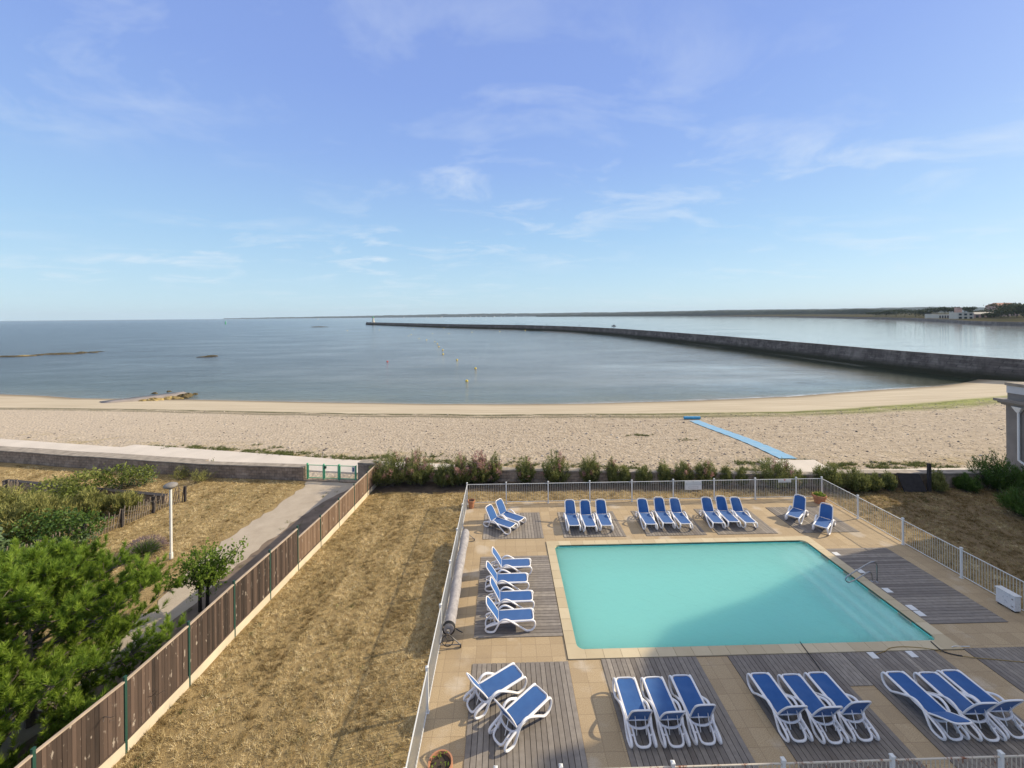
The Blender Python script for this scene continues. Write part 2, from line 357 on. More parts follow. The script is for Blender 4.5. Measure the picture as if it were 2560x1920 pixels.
def sand():
    t = NT("beach_sand"); p = t.pos(); u = t.attr('bz')
    sx = t.new("SeparateXYZ"); t.L.new(p, sx.inputs[0]); X = sx.outputs[0]
    wob = t.math('MULTIPLY', t.math('SUBTRACT', t.noise(p, 0.12, 4, 0.6), 0.5), 0.10)
    uu = t.math('ADD', u, wob)
    big = t.noise(p, 0.15, 5, 0.6); mid = t.noise(p, 1.6, 6, 0.65); fine = t.noise(p, 9, 5, 0.7)
    peb = t.voro(p, 4.2); peb2 = t.voro(p, 8.0)
    dry = t.ramp(mid, [(0.28, (0.30, 0.235, 0.165)), (0.5, (0.44, 0.355, 0.26)), (0.72, (0.57, 0.475, 0.36))])
    dry = t.mix(t.rng(t.noise(t.pos((0.05, 1.1, 1)), 1.0, 5, 0.65), 0.52, 0.66, 0, 0.35), dry, (0.34, 0.27, 0.2))
    dry = t.mix(t.rng(X, 5, -45, 0, .55), dry, (0.56, 0.465, 0.36))
    rt = t.rng(X, -35, 15)                                   # shingle grows towards the east
    pf = t.math('MULTIPLY', t.rng(t.math('ADD', peb, t.math('MULTIPLY', fine, 0.35)), 0.42, 0.26, 0, 1.0), t.math('MULTIPLY_ADD', rt, 0.60, 0.10))
    dry = t.mix(pf, dry, (0.15, 0.12, 0.09))
    pf2 = t.math('MULTIPLY', t.rng(peb2, 0.30, 0.14), t.math('MULTIPLY_ADD', rt, 0.50, 0.06))
    dry = t.mix(pf2, dry, (0.13, 0.11, 0.095))
    dry = t.mix(t.rng(big, 0.5, 0.75, 0, 0.3), dry, (0.40, 0.33, 0.26))
    wet = t.ramp(t.noise(t.pos((0.10, 1.2, 1)), 0.8, 5, 0.6), [(0.3, (0.42, 0.345, 0.245)), (0.55, (0.50, 0.42, 0.305)), (0.75, (0.58, 0.495, 0.365))])
    wet = t.mix(t.rng(uu, 1.80, 1.97), wet, (0.23, 0.18, 0.12))
    c = t.mix(t.rng(uu, 0.93, 0.985), dry, wet)
    # weed thrown up along the high-water line, thicker to the east
    wd = t.math('SUBTRACT', 1.0, t.math('MULTIPLY', t.math('ABSOLUTE', t.math('SUBTRACT', uu, 0.975)), 20), clamp=True)
    wd2 = t.math('SUBTRACT', 1.0, t.math('MULTIPLY', t.math('ABSOLUTE', t.math('SUBTRACT', uu, 0.90)), 22), clamp=True)
    wd = t.math('MAXIMUM', wd, t.math('MULTIPLY', wd2, 0.7))
    wd = t.math('MULTIPLY', wd, t.rng(t.noise(t.pos((0.4, 1, 1)), 0.9, 5, 0.7), 0.36, 0.48))
    wide = t.math('SUBTRACT', 1.0, t.math('MULTIPLY', t.math('ABSOLUTE', t.math('SUBTRACT', uu, 0.95)), 8), clamp=True)
    wide = t.math('MULTIPLY', wide, t.math('MULTIPLY', t.rng(X, 10, 65), t.rng(t.noise(p, 0.7, 5, 0.7), 0.30, 0.50)))
    c = t.mix(t.math('MULTIPLY', wd, 1.0), c, (0.06, 0.062, 0.016)); c = t.mix(t.math('MULTIPLY', wide, 0.8), c, (0.26, 0.29, 0.06))
    # thin weeds at the head of the beach
    hd = t.math('MULTIPLY', t.rng(u, 0.20, 0.02), t.rng(t.noise(p, 0.5, 5, 0.7), 0.5, 0.66))
    c = t.mix(t.math('MULTIPLY', hd, 0.75), c, (0.33, 0.25, 0.09))
    t.color(c); t.p(Roughness=0.95); t.b.inputs['Specular IOR Level'].default_value = 0.15
    hgt = t.math('ADD', t.math('MULTIPLY', mid, 1.0), t.math('ADD', t.math('MULTIPLY', fine, 0.5), t.math('MULTIPLY', peb, 0.7)))
    hgt = t.math('MULTIPLY', hgt, t.rng(uu, 1.02, 0.93, 0.10, 1.0))
    t.bump(hgt, 0.85, 0.16)
    return t.m
M['sand'] = sand()
M['concrete'] = simple("pale_concrete", (0.60, 0.53, 0.45), 0.85, 0.08, 0.6, bump=0.1)
def stonewall(name, c1, c2, mort, w=0.5, h=0.22, bumpd=0.03, dark=None, coords=None):
    t = NT(name); p = t.pos()
    sx = t.new("SeparateXYZ"); t.L.new(p, sx.inputs[0])
    al = t.math('ADD', sx.outputs[0], t.math('MULTIPLY', sx.outputs[1], 0.6))
    cm = t.new("CombineXYZ"); t.L.new(al, cm.inputs[0]); t.L.new(sx.outputs[2], cm.inputs[1])
    br = t.new("TexBrick"); t.L.new(cm.outputs[0], br.inputs['Vector']); br.inputs['Scale'].default_value = 1.0
    br.inputs['Brick Width'].default_value = w; br.inputs['Row Height'].default_value = h; br.inputs['Mortar Size'].default_value = 0.05 * h
    br.inputs['Color1'].default_value = (*c1, 1); br.inputs['Color2'].default_value = (*c2, 1); br.inputs['Mortar'].default_value = (*mort, 1)
    n = t.noise(p, 1.5 / w, 6, 0.7)
    c = t.mix(t.rng(n, 0.35, 0.7, 0, 0.8), br.outputs[0], tuple(x * 0.45 for x in c1))
    c = t.mix(t.rng(t.noise(p, 0.3 / w, 4), 0.5, 0.75, 0, 0.6), c, tuple(min(1, x * 1.5) for x in c2))
    if dark:
        c = t.mix(t.rng(t.noise(t.pos((0.5, 0.5, 0.08)), 1.4, 5, .7), .5, .68, 0, .65), c, (0.045, 0.042, 0.036)); c = t.mix(t.rng(t.noise(p, 0.25, 5, .7), .56, .7, 0, .6), c, (0.24, 0.215, 0.185))
        z0, z1, dc = dark
        zz = t.math('ADD', sx.outputs[2], t.math('MULTIPLY', t.math('SUBTRACT', n, 0.5), 1.2))
        c = t.mix(t.rng(zz, z1, z0), c, dc)
    t.color(c); t.p(Roughness=0.95); t.b.inputs['Specular IOR Level'].default_value = 0.2
    t.bump(t.math('ADD', br.outputs['Fac'], t.math('MULTIPLY', n, -1.0)), 0.6, bumpd)
    return t.m
M['wall'] = stonewall("rubble_wall", (0.31, 0.235, 0.175), (0.41, 0.32, 0.245), (0.15, 0.12, 0.095), 0.35, 0.2)
M['wallcap'] = simple("wall_coping", (0.30, 0.255, 0.205), 0.95, 0.3, 2.5, bump=0.4, bscale=12)
M['breakwater'] = stonewall("breakwater_stone", (0.11, 0.095, 0.085), (0.185, 0.165, 0.145), (0.06, 0.055, 0.05), 1.6, 0.55, 0.08, dark=(-2.4, -0.9, (0.035, 0.035, 0.022)))
M['quay'] = stonewall("quay_stone", (0.16, 0.145, 0.13), (0.22, 0.2, 0.18), (0.08, 0.07, 0.06), 2.0, 0.7, 0.08)
def fencewood(name, c0, c1):
    t = NT(name); p = t.pos(); a = t.attr('tone')
    st = t.noise(t.pos((1, 1, 0.12)), 14, 4, 0.6)
    c = t.ramp(t.math('ADD', t.math('MULTIPLY', a, 0.7), t.math('MULTIPLY', st, 0.35)), [(0.15, c0), (0.85, c1)])
    sp = t.noise(t.pos((1, 1, 0.35)), 9, 3, 0.6)
    c = t.mix(t.rng(sp, 0.63, 0.72, 0, 0.8), c, (0.45, 0.38, 0.31))
    t.color(c); t.p(Roughness=0.9); return t.m
M['fwood'] = fencewood("brown_fence_boards", (0.028, 0.018, 0.013), (0.115, 0.075, 0.055))
M['fwood_new'] = fencewood("lighter_fence_boards", (0.12, 0.072, 0.045), (0.22, 0.145, 0.095))
M['caprail'] = simple("fence_cap", (0.42, 0.33, 0.25), 0.85, 0.15, 3)
M['plinth'] = simple("concrete_plinth", (0.58, 0.49, 0.36), 0.9, 0.14, 1.2, bump=0.1)
M['greenmetal'] = simple("green_paint", (0.014, 0.06, 0.045), 0.5, 0.1)
M['gategreen'] = simple("gate_green_paint", (0.10, 0.42, 0.22), 0.45, 0.08)
M['whitepaint'] = simple("white_paint", (0.70, 0.69, 0.66), 0.45, 0.06, 1.5)
def rusty():
    t = NT("white_paint_rusting"); n = t.noise(t.pos(), 5, 6, 0.75)
    t.color(t.mix(t.rng(n, 0.52, 0.60), (0.56, 0.49, 0.39), (0.24, 0.085, 0.035))); t.p(Roughness=0.6); return t.m
M['rusty'] = rusty(); M['barpaint'] = simple('beige_bar_paint', (0.58, 0.55, 0.48), 0.5, 0.06, 1.5)
M['resin'] = simple("white_resin", (0.80, 0.77, 0.76), 0.38, 0.03, 2.0)
def fabric():
    t = NT("blue_mesh_fabric"); p = t.pos(obj=True)
    w = t.noise(p, 160, 2, 0.5); n = t.noise(p, 4, 4)
    oi = t.new('ObjectInfo').outputs['Random']
    c = t.ramp(n, [(0.3, (0.026, 0.105, 0.31)), (0.7, (0.036, 0.135, 0.37))])
    c = t.mix(t.rng(w, 0.45, 0.65, 0, 0.4), c, (0.015, 0.07, 0.25))
    c = t.mix(t.math('MULTIPLY', oi, 0.16), c, (0.16, 0.24, 0.40)); c = t.mix(t.rng(t.noise(t.pos(), 2.2, 4), .52, .75, 0, .22), c, (0.12, 0.2, 0.38))
    t.color(c); t.p(Roughness=0.8); t.b.inputs['Specular IOR Level'].default_value = 0.2; t.b.inputs['Sheen Weight'].default_value = 0.15
    tr = t.new("BsdfTranslucent"); tr.inputs[0].default_value = (0.04, 0.15, 0.45, 1)
    mx = t.new("MixShader"); mx.inputs[0].default_value = 0.15; t.L.new(t.b.outputs[0], mx.inputs[1]); t.L.new(tr.outputs[0], mx.inputs[2]); t.L.new(mx.outputs[0], t.out.inputs[0])
    return t.m
M['fabric'] = fabric()
M['steel'] = simple("polished_steel", (0.36, 0.36, 0.37), 0.28, 0.03, 2, metal=1.0)
M['black'] = simple("black_rubber", (0.02, 0.02, 0.022), 0.6, 0.1)
M['terracotta'] = simple("terracotta", (0.42, 0.19, 0.10), 0.85, 0.15, 5)
M['soil'] = simple("soil", (0.05, 0.035, 0.025), 0.95, 0.3, 20)
M['cover'] = None
def cover():
    t = NT("pool_cover_grey"); n = t.noise(t.pos(), 6, 6, 0.7, 0.6)
    t.color(t.ramp(n, [(0.3, (0.20, 0.185, 0.19)), (0.55, (0.34, 0.315, 0.31)), (0.75, (0.48, 0.45, 0.43))])); t.p(Roughness=0.7); t.bump(n, 0.5, 0.02); return t.m
M['cover'] = cover()
def speck():
    t = NT("speckled_white"); n = t.noise(t.pos(), 16, 4, 0.7)
    t.color(t.mix(t.rng(n, 0.56, 0.66, 0, 0.7), (0.70, 0.68, 0.66), (0.30, 0.30, 0.31))); t.p(Roughness=0.7); return t.m
M['speck'] = speck()
M['render'] = simple("grey_render", (0.22, 0.195, 0.172), 0.9, 0.12, 1.2, bump=0.15)
M['render_white'] = simple("pale_render", (0.55, 0.54, 0.53), 0.85, 0.06, 1.0)
M['slate'] = simple("slate_roof", (0.06, 0.065, 0.075), 0.6, 0.25, 4)
M['glass'] = simple("window_glass", (0.03, 0.04, 0.05), 0.1, 0.1)
M['redroof'] = simple("red_roof", (0.30, 0.12, 0.08), 0.85, 0.2, 0.5)
M['farwhite'] = simple("far_white_walls", (0.62, 0.57, 0.47), 0.9, 0.06, 0.2)
M['farpink'] = simple("far_pink_walls", (0.50, 0.33, 0.27), 0.9, 0.1, 0.2)
M['yellow'] = simple("yellow_plastic", (0.70, 0.50, 0.03), 0.45, 0.08)
M['red'] = simple("red_plastic", (0.55, 0.05, 0.03), 0.5, 0.08)
M['mat'] = None
def matblue():
    t = NT("blue_beach_mat"); n = t.noise(t.pos(), 1.2, 5, 0.7); w = t.noise(t.pos((1, 8, 1)), 1.2, 3)
    c = t.ramp(w, [(0.35, (0.17, 0.35, 0.52)), (0.65, (0.23, 0.42, 0.58))])
    t.color(t.mix(t.rng(n, 0.56, 0.70, 0, 0.85), c, (0.48, 0.42, 0.36))); t.p(Roughness=0.9); return t.m
M['mat'] = matblue(); M['matroll'] = simple("blue_mat_roll", (0.07, 0.33, 0.58), 0.8, 0.15, 5)
M['rock'] = simple("weedy_rock", (0.10, 0.075, 0.03), 0.9, 0.5, 1.5, bump=0.8, bscale=3)
M['yrock'] = simple("yellow_weed_rock", (0.36, 0.26, 0.10), 0.9, 0.5, 0.9, bump=0.8, bscale=3)
M['slab'] = simple("slipway_concrete", (0.27, 0.23, 0.205), 0.9, 0.2, 0.7, bump=0.3, bscale=4)
M['bark'] = simple("grey_bark", (0.14, 0.11, 0.09), 0.95, 0.3, 8, bump=0.6, bscale=20)
M['darkbark'] = simple("dark_bark", (0.03, 0.025, 0.022), 0.95, 0.3, 8)
M['stake'] = simple("weathered_stakes", (0.17, 0.135, 0.105), 0.95, 0.35, 6)
M['lampgrey'] = simple("lamp_hood_grey", (0.22, 0.20, 0.18), 0.7, 0.15, 10)
M['timber'] = simple("dark_timber", (0.035, 0.03, 0.03), 0.9, 0.3, 6)
M['pine'] = leafmat("pine_needles", (0.06, 0.10, 0.016), (0.21, 0.31, 0.04), (0.42, 0.54, 0.085), 0.5, 0.55)
M['leaf'] = leafmat("fresh_leaves", (0.05, 0.085, 0.014), (0.15, 0.235, 0.03), (0.30, 0.38, 0.065), 0.5, 0.5)
M['tam'] = leafmat("tamarisk", (0.035, 0.05, 0.018), (0.125, 0.15, 0.045), (0.31, 0.31, 0.11), 0.7, 0.3)
M['tamy'] = leafmat("yellow_tamarisk", (0.06, 0.075, 0.02), (0.20, 0.21, 0.06), (0.36, 0.33, 0.11), 0.7, 0.3)
M['midgreen'] = leafmat('mid_green_leaves', (0.05, 0.07, 0.015), (0.15, 0.185, 0.035), (0.30, 0.32, 0.085), 0.55, 0.4)
M['olive'] = leafmat("grey_green_leaves", (0.03, 0.055, 0.025), (0.10, 0.155, 0.065), (0.25, 0.32, 0.17), 0.5, 0.25)
M['dkgreen'] = leafmat("dark_green_leaves", (0.02, 0.045, 0.012), (0.06, 0.115, 0.022), (0.13, 0.20, 0.035), 0.5, 0.3)
M['pink'] = leafmat("pink_blossom", (0.20, 0.11, 0.08), (0.38, 0.21, 0.18), (0.54, 0.33, 0.29), 0.7, 0.3)
M['lav'] = leafmat("lavender_spikes", (0.12, 0.085, 0.09), (0.20, 0.14, 0.16), (0.28, 0.20, 0.24), 0.8, 0.2)
M['straw'] = leafmat("dry_grass", (0.18, 0.115, 0.04), (0.55, 0.435, 0.225), (0.88, 0.74, 0.46), 0.9, 0.3)
M['fartree'] = leafmat("far_tree_leaves", (0.03, 0.045, 0.025), (0.055, 0.075, 0.04), (0.09, 0.11, 0.055), 0.9, 0.1)
def hillmat(name, c1, c2):
    t = NT(name); n = t.noise(t.pos((0.02, 0.02, 0.05)), 1.0, 6, 0.7)
    t.color(t.ramp(n, [(0.35, c1), (0.65, c2)])); t.p(Roughness=1.0); t.b.inputs['Specular IOR Level'].default_value = 0.0; return t.m
M['hill'] = hillmat("wooded_shore", (0.02, 0.03, 0.024), (0.055, 0.065, 0.048))
M['headland'] = hillmat("headland_grass", (0.045, 0.05, 0.032), (0.11, 0.095, 0.06))

# ------------------------------------------------------------------ setting: garden ground, pool deck, paths
b = MB()
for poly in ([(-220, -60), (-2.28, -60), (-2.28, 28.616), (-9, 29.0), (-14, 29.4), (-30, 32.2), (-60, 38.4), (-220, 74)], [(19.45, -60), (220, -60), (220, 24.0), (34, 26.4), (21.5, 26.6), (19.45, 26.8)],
             [(-2.28, -60), (19.45, -60), (19.45, 4.0), (-2.28, 4.0)], [(-2.28, 24.95), (19.45, 24.95), (19.45, 26.8), (5, 28.2), (-2.28, 28.616)]):
    b.add([(x, y, -0.03) for x, y in poly], [tuple(range(len(poly)))])
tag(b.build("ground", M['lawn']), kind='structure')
def wavy(pts, step=0.5, amp=0.12, seed=1):
    rr = random.Random(seed); out = []
    for i in range(len(pts)):
        a, c = Vector((*pts[i], 0)), Vector((*pts[(i + 1) % len(pts)], 0)); n = max(1, int((c - a).length / step))
        nrm = Vector((-(c - a).y, (c - a).x, 0)).normalized()
        for k in range(n): out.append((a + (c - a) * (k / n) + nrm * rr.uniform(-amp, amp))[:2])
    return out
pp = wavy([(-13.2, 6.5), (-12.9, 10.5), (-12.55, 14.5), (-12.35, 18), (-11.9, 22), (-11.2, 25.5), (-9.6, 28.3), (-13.6, 28.9), (-13.5, 27.6), (-13.75, 24.5), (-14.4, 21.2), (-14.1, 18.5), (-13.8, 16.5), (-14.6, 13), (-15.5, 9), (-16, 6.5)], 0.4, 0.13, 3)
b = MB(); b.add([(x, y, -0.012) for x, y in pp], [tuple(range(len(pp)))])
tag(b.build("gravel_path", M['gravel']), kind='structure')
pp = wavy([(-10.75, 5.5), (-10.45, 8.6), (-10.02, 11), (-9.74, 14.85), (-9.4, 18.67), (-9.06, 22.45), (-8.8, 26.2), (-8.7, 28.2), (-10.2, 28.4), (-11.7, 25.5), (-12.4, 22), (-12.8, 18), (-13.0, 14.5), (-13.4, 10.5), (-13.8, 5.5)], 0.35, 0.05, 5)
b = MB(); b.add([(x, y, -0.019) for x, y in pp], [tuple(range(len(pp)))])
tag(b.build("soil_strip", M['earth']), kind='structure')
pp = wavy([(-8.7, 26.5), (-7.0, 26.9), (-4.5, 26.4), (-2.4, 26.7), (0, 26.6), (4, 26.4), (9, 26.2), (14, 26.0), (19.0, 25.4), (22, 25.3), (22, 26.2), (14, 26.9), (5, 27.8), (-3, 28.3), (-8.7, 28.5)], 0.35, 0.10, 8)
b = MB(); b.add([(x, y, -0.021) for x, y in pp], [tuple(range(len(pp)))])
tag(b.build("hedge_bed_shade", M['bedshade']), kind='structure')  # bare hedge soil, with the hedge's shadow band painted in as dark ground
# pool deck paving (a hole for the pool)
DX0, DX1, DY0, DY1 = -2.28, 19.45, 4.0, 24.95; OX0, OX1, OY0, OY1 = 2.03, 15.30, 13.47, 20.52
b = MB()
xs = [DX0, OX0, OX1, DX1]; ys = [DY0, OY0, OY1, DY1]
for i in range(3):
    for j in range(3):
        if i == 1 and j == 1: continue
        b.box(xs[i], xs[i + 1], ys[j], ys[j + 1], -0.25, 0.0)
tag(b.build("pool_terrace", M['pavers']), kind='structure')

# beach: lofted from the promenade edge down to the waterline and on under the sea
PROM = [(-160, 66), (-48.2, 40.4), (-33.85, 37.12), (-23.5, 35.6), (-12.75, 33.0), (4.57, 30.43), (9.03, 29.42), (11.5, 28.6), (15, 28.3), (20, 29), (24, 29.2), (36.4, 29.2), (160, 29)]
WEED = [(-160, 76), (-76.6, 64.25), (-56.4, 62.4), (-43.8, 60.6), (-22.2, 57.65), (-1.2, 55.74), (24.2, 54.96), (38.4, 54.82), (48.3, 56.39), (62.4, 59.2), (79.3, 63.4), (110, 70), (160, 80)]
SHORE = [(-160, 94), (-129.6, 88.3), (-98.8, 82.85), (-87.9, 80.56), (-78.5, 77.55), (-57, 75.1), (-27.2, 70.5), (-13, 68.67), (1.2, 67.5), (13.9, 67.3), (30.1, 68.35), (49.6, 70.8), (71.2, 76.2), (84.5, 78.74), (92.6, 81.7), (99.7, 85.1), (108, 90), (160, 96)]
def ip(c, x): return float(np.interp(x, [p[0] for p in c], [p[1] for p in c]))
SEA = -3.2
def beach_z(x, y):
    p, w, s_ = ip(PROM, x), ip(WEED, x), ip(SHORE, x)
    if y < w: return -0.06 + (-2.0 + 0.06) * max(0.0, (y - p) / (w - p))
    return -2.0 + (SEA + 2.0) * (y - w) / (s_ - w)
def GB(px, py):
    z = -1.0
    for _ in range(30): v = G(px, py, z); z = 0.5 * z + 0.5 * beach_z(v.x, v.y)
    return G(px, py, z)
cols = np.concatenate([np.linspace(-160, -60, 41)[:-1], np.linspace(-60, 60, 161)[:-1], np.linspace(60, 160, 41)])
V = []; U = []
lv = [-3.0] + list(np.linspace(0, 1, 9)) + list(np.linspace(1, 2, 5)[1:]) + [2.4, 3.2, 5.0, 9.0]
for x in cols:
    p, w, s_ = ip(PROM, x), ip(WEED, x), ip(SHORE, x)
    for u in lv:
        if u < 0: y, z, uu = 26.0 if x > -12 else p - 7.0, -0.16, 0.0
        elif u <= 1: y, z, uu = p + (w - p) * u, -0.06 - 1.94 * u, u
        elif u <= 2: y, z, uu = w + (s_ - w) * (u - 1), -2.0 + (SEA + 2.0) * (u - 1), u
        else: y, z, uu = s_ + (u - 2) * 16, SEA - (u - 2) * 1.5, u
        if u == -3.0 and x > 12: y = 25.0
        V.append((x, y, z)); U.append(uu)
m = len(lv); F = [(i * m + j, (i + 1) * m + j, (i + 1) * m + j + 1, i * m + j + 1) for i in range(len(cols) - 1) for j in range(m - 1)]
bo = np_mesh("beach", V, F, M['sand'], smooth=True, attrs={'bz': U}); tag(bo, kind='structure')
# sea
offs = [-3, 0, 2, 4, 7, 12, 18, 24, 30, 36, 43, 50, 60, 70, 80, 90]
cx = list(cols[::2]); cx = [-12000, -3000, -900, -400, -240] + cx + [240, 400, 900, 3000, 12000]
V = []; D = []; WALL_REFL = []
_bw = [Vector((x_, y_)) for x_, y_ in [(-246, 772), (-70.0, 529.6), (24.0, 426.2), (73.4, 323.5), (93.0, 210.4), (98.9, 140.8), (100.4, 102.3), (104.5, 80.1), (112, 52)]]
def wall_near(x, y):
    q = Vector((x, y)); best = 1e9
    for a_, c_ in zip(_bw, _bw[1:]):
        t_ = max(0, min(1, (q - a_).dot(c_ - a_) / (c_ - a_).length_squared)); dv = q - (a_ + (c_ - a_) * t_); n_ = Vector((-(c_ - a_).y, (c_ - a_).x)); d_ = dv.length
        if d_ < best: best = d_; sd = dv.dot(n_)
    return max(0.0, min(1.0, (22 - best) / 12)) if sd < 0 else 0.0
for x in cx:
    s_ = ip(SHORE, max(-160, min(160, x)))
    for o_ in offs:
        dep = max(0.0, min(1.0, (o_ / 70.0) ** 0.75 if o_ > 0 else 0.0))
        V.append((x, s_ + o_, SEA)); D.append(dep); WALL_REFL.append(wall_near(x, s_ + o_))
    for yy in (190, 220, 250, 300, 400, 1500, 5000, 12000): V.append((x, yy, SEA)); D.append(1.0); WALL_REFL.append(wall_near(x, yy))
m = len(offs) + 8; F = [(i * m + j, (i + 1) * m + j, (i + 1) * m + j + 1, i * m + j + 1) for i in range(len(cx) - 1) for j in range(m - 1)]
so_ = np_mesh("sea", V, F, M['sea'], attrs={'depth': D, 'weed': WALL_REFL}); tag(so_, kind='structure')  # weed: dark by the breakwater, weedy bottom plus the wall's painted reflection
V = [(-12000, -200, -14), (12000, -200, -14), (12000, 12000, -14), (-12000, 12000, -14)]
tag(np_mesh("seabed", V, [(0, 1, 2, 3)], M['sand'], attrs={'bz': [3] * 4}), kind='structure')
# promenade slabs
b = MB()
b.prism([(-160, 58.5), (-48.2, 36.0), (-33.5, 33.2), (-22, 30.9), (-14.5, 30.85), (-10.8, 30.2), (-4, 29.7), (3.8, 28.7), (9.0, 28.4), (10.4, 28.3), (10.39, 28.71), (9.03, 29.42), (5.13, 30.4), (4.57, 30.43), (4.34, 29.9), (-2, 31.2), (-12.75, 33.0), (-23.5, 35.58), (-33.27, 37.84), (-33.85, 37.12), (-48.2, 40.38), (-160, 66.2)], -0.12, 0.0)
b.prism([(19.0, 26.9), (23.7, 26.6), (36.4, 26.3), (90, 26.3), (90, 29.19), (36.4, 29.19), (24.08, 29.19), (23.72, 30.04), (23.9, 31.3), (19.63, 31.4)], -0.12, 0.0)
tag(b.build("promenade", M['concrete']), kind='structure')

# ------------------------------------------------------------------ breakwater with its lighthouse
BT = [(-262, 800), (-246, 772), (-70.0, 529.6), (24.0, 426.2), (73.4, 323.5), (93.0, 210.4), (98.9, 140.8), (100.4, 102.3), (104.5, 80.1), (112, 52), (124, 30)]
def breakwater():
    pts = smooth_path([(x, y, 0) for x, y in BT], 5); V = []; F = []
    for i, p in enumerate(pts):
        t = (pts[min(i + 1, len(pts) - 1)] - pts[max(i - 1, 0)]).normalized(); n = Vector((t.y, -t.x, 0))
        if n.x > 0: n = -n                                      # towards the bay
        q = [p + n * 1.2 + Vector((0, 0, -5)), p + n * 0.75 + Vector((0, 0, -1.6)), p + n * 0.5 + Vector((0, 0, -1.55)), p + Vector((0, 0, 1.6)), p - n * 0.7 + Vector((0, 0, 1.6)), p - n * 0.75 + Vector((0, 0, 0.7)), p - n * 4.2 + Vector((0, 0, 0.6)), p - n * 5.2 + Vector((0, 0, -6))]
        V += [tuple(v) for v in q]
    k = 8
    for i in range(len(pts) - 1): F += [(i * k + j, i * k + j + 1, (i + 1) * k + j + 1, (i + 1) * k + j) for j in range(k - 1)]
    F += [(0, 1, 6, 7), (1, 2, 5, 6), (2, 3, 4, 5)]
    o = np_mesh("breakwater", V, F, M['breakwater'])
    tag(o, "long dark stone breakwater curving out across the bay to the lighthouse", "breakwater")
breakwater()
def lighthouse():
    x, y = -240, 765
    e = empty("lighthouse", (x, y, 1.0), 0, "small white lighthouse with a green lantern at the tip of the breakwater", "lighthouse")
    MB().lathe([(3.0, -0.6), (3.0, 1.8), (2.4, 1.85), (2.4, 2.2)], 16).build("base", M['farwhite'], e)
    MB().lathe([(1.9, 2.2), (1.45, 8.2), (1.9, 8.3), (1.9, 8.7)], 16).build("tower", M['farwhite'], e)
    l = MB().lathe([(1.2, 8.7), (1.2, 10.2), (1.5, 10.25), (0.8, 11.2), (0.1, 11.6)], 12).build("lantern", M['gategreen'], e)
    b = MB()
    for k in range(10):
        a = k * math.pi / 5; b.bar((1.8 * math.cos(a), 1.8 * math.sin(a), 8.7), (1.8 * math.cos(a), 1.8 * math.sin(a), 9.6), 0.08, 0.08)
    b.tube([(1.8 * math.cos(a * math.pi / 8), 1.8 * math.sin(a * math.pi / 8), 9.6) for a in range(16)], 0.06, 5, closed=True)
    b.build("railing", M['gategreen'], e)
lighthouse()
def channel_mark():
    p = G(563.8, 810.5, SEA)
    e = empty("channel_mark", p, 0, "green channel mark standing in open water left of the lighthouse", "navigation mark")
    MB().lathe([(1.5, -2), (1.5, 2.5), (1.3, 2.6), (1.3, 6.5), (0.5, 6.6)], 14).build("tower", M['gategreen'], e)
    b = MB(); b.lathe([(0.12, 6.6), (0.12, 7.6)], 6); b.lathe([(1.0, 7.6), (0.02, 9.2)], 10); b.build("topmark", M['gategreen'], e)
channel_mark()

# people on the breakwater
def person(loc, rz, c, label):
    e_ = [((0, 0, .93), .15), ((0, 0, 1.15), .14), ((0, 0, 1.40), .17), ((0, 0, 1.52), .06), ((0, 0, 1.60), .085), ((0, 0, 1.72), .09),
          ((.10, 0, .88), .10), ((.11, .03, .48), .07), ((.11, 0, .08), .05), ((.11, .14, .04), .045),
          ((-.10, 0, .88), .10), ((-.11, .06, .48), .07), ((-.11, -.06, .08), .05), ((-.11, .08, .04), .045),
          ((.22, 0, 1.40), .06), ((.26, -.02, 1.12), .05), ((.25, .08, .88), .035), ((-.22, 0, 1.40), .06), ((-.26, -.02, 1.12), .05), ((-.25, .08, .88), .035)]
    ed = [(0, 1), (1, 2), (2, 3), (3, 4), (4, 5), (0, 6), (6, 7), (7, 8), (8, 9), (0, 10), (10, 11), (11, 12), (12, 13), (2, 14), (14, 15), (15, 16), (2, 17), (17, 18), (18, 19)]
    me = bpy.data.meshes.new("person"); me.from_pydata([p for p, r in e_], ed, [])
    o = bpy.data.objects.new("person", me); col.objects.link(o)
    sk = o.modifiers.new("skin", 'SKIN'); me.skin_vertices.new() if not me.skin_vertices else None
    for i, (p, r) in enumerate(e_): me.skin_vertices[0].data[i].radius = (r, r)
    me.skin_vertices[0].data[0].use_root = True
    o.modifiers.new("sub", 'SUBSURF').levels = 1
    me.materials.append(c); o.location = loc; o.rotation_euler = (0, 0, rz); tag(o, label, "person", "people strolling on the breakwater")
c_d = simple("dark_clothes", (0.04, 0.04, 0.05), 0.9); c_l = simple("pale_clothes", (0.25, 0.22, 0.22), 0.9)
def bw_point(x):                                       # a point on the walkway at pixel column x
    best = None
    for p in smooth_path([(a, b_, 0) for a, b_ in BT], 40):
        u = p.x * _cy + p.y * _sy; d = -p.x * _sy + p.y * _cy
        e = abs(PX + FPX * u / d - x)
        if best is None or e < best[0]: best = (e, p.copy())
    p = best[1]; p.z = 1.6; return p
for x, rz, c, lb in [(1291, .4, c_d, "person in dark clothes, leftmost of those walking on the breakwater"), (1301, 2, c_l, "person in paler clothes walking between two others on the breakwater"),
                     (1311, 1, c_d, "person in dark clothes just right of the paler one on the breakwater"), (1367, -1, c_d, "lone person standing in the middle of the breakwater wall"), (1448, 2, c_d, "rightmost lone person on the breakwater, near the small motorboat")]:
    person(bw_point(x) + Vector((0.35, 0.1, 0)), rz, c, lb)

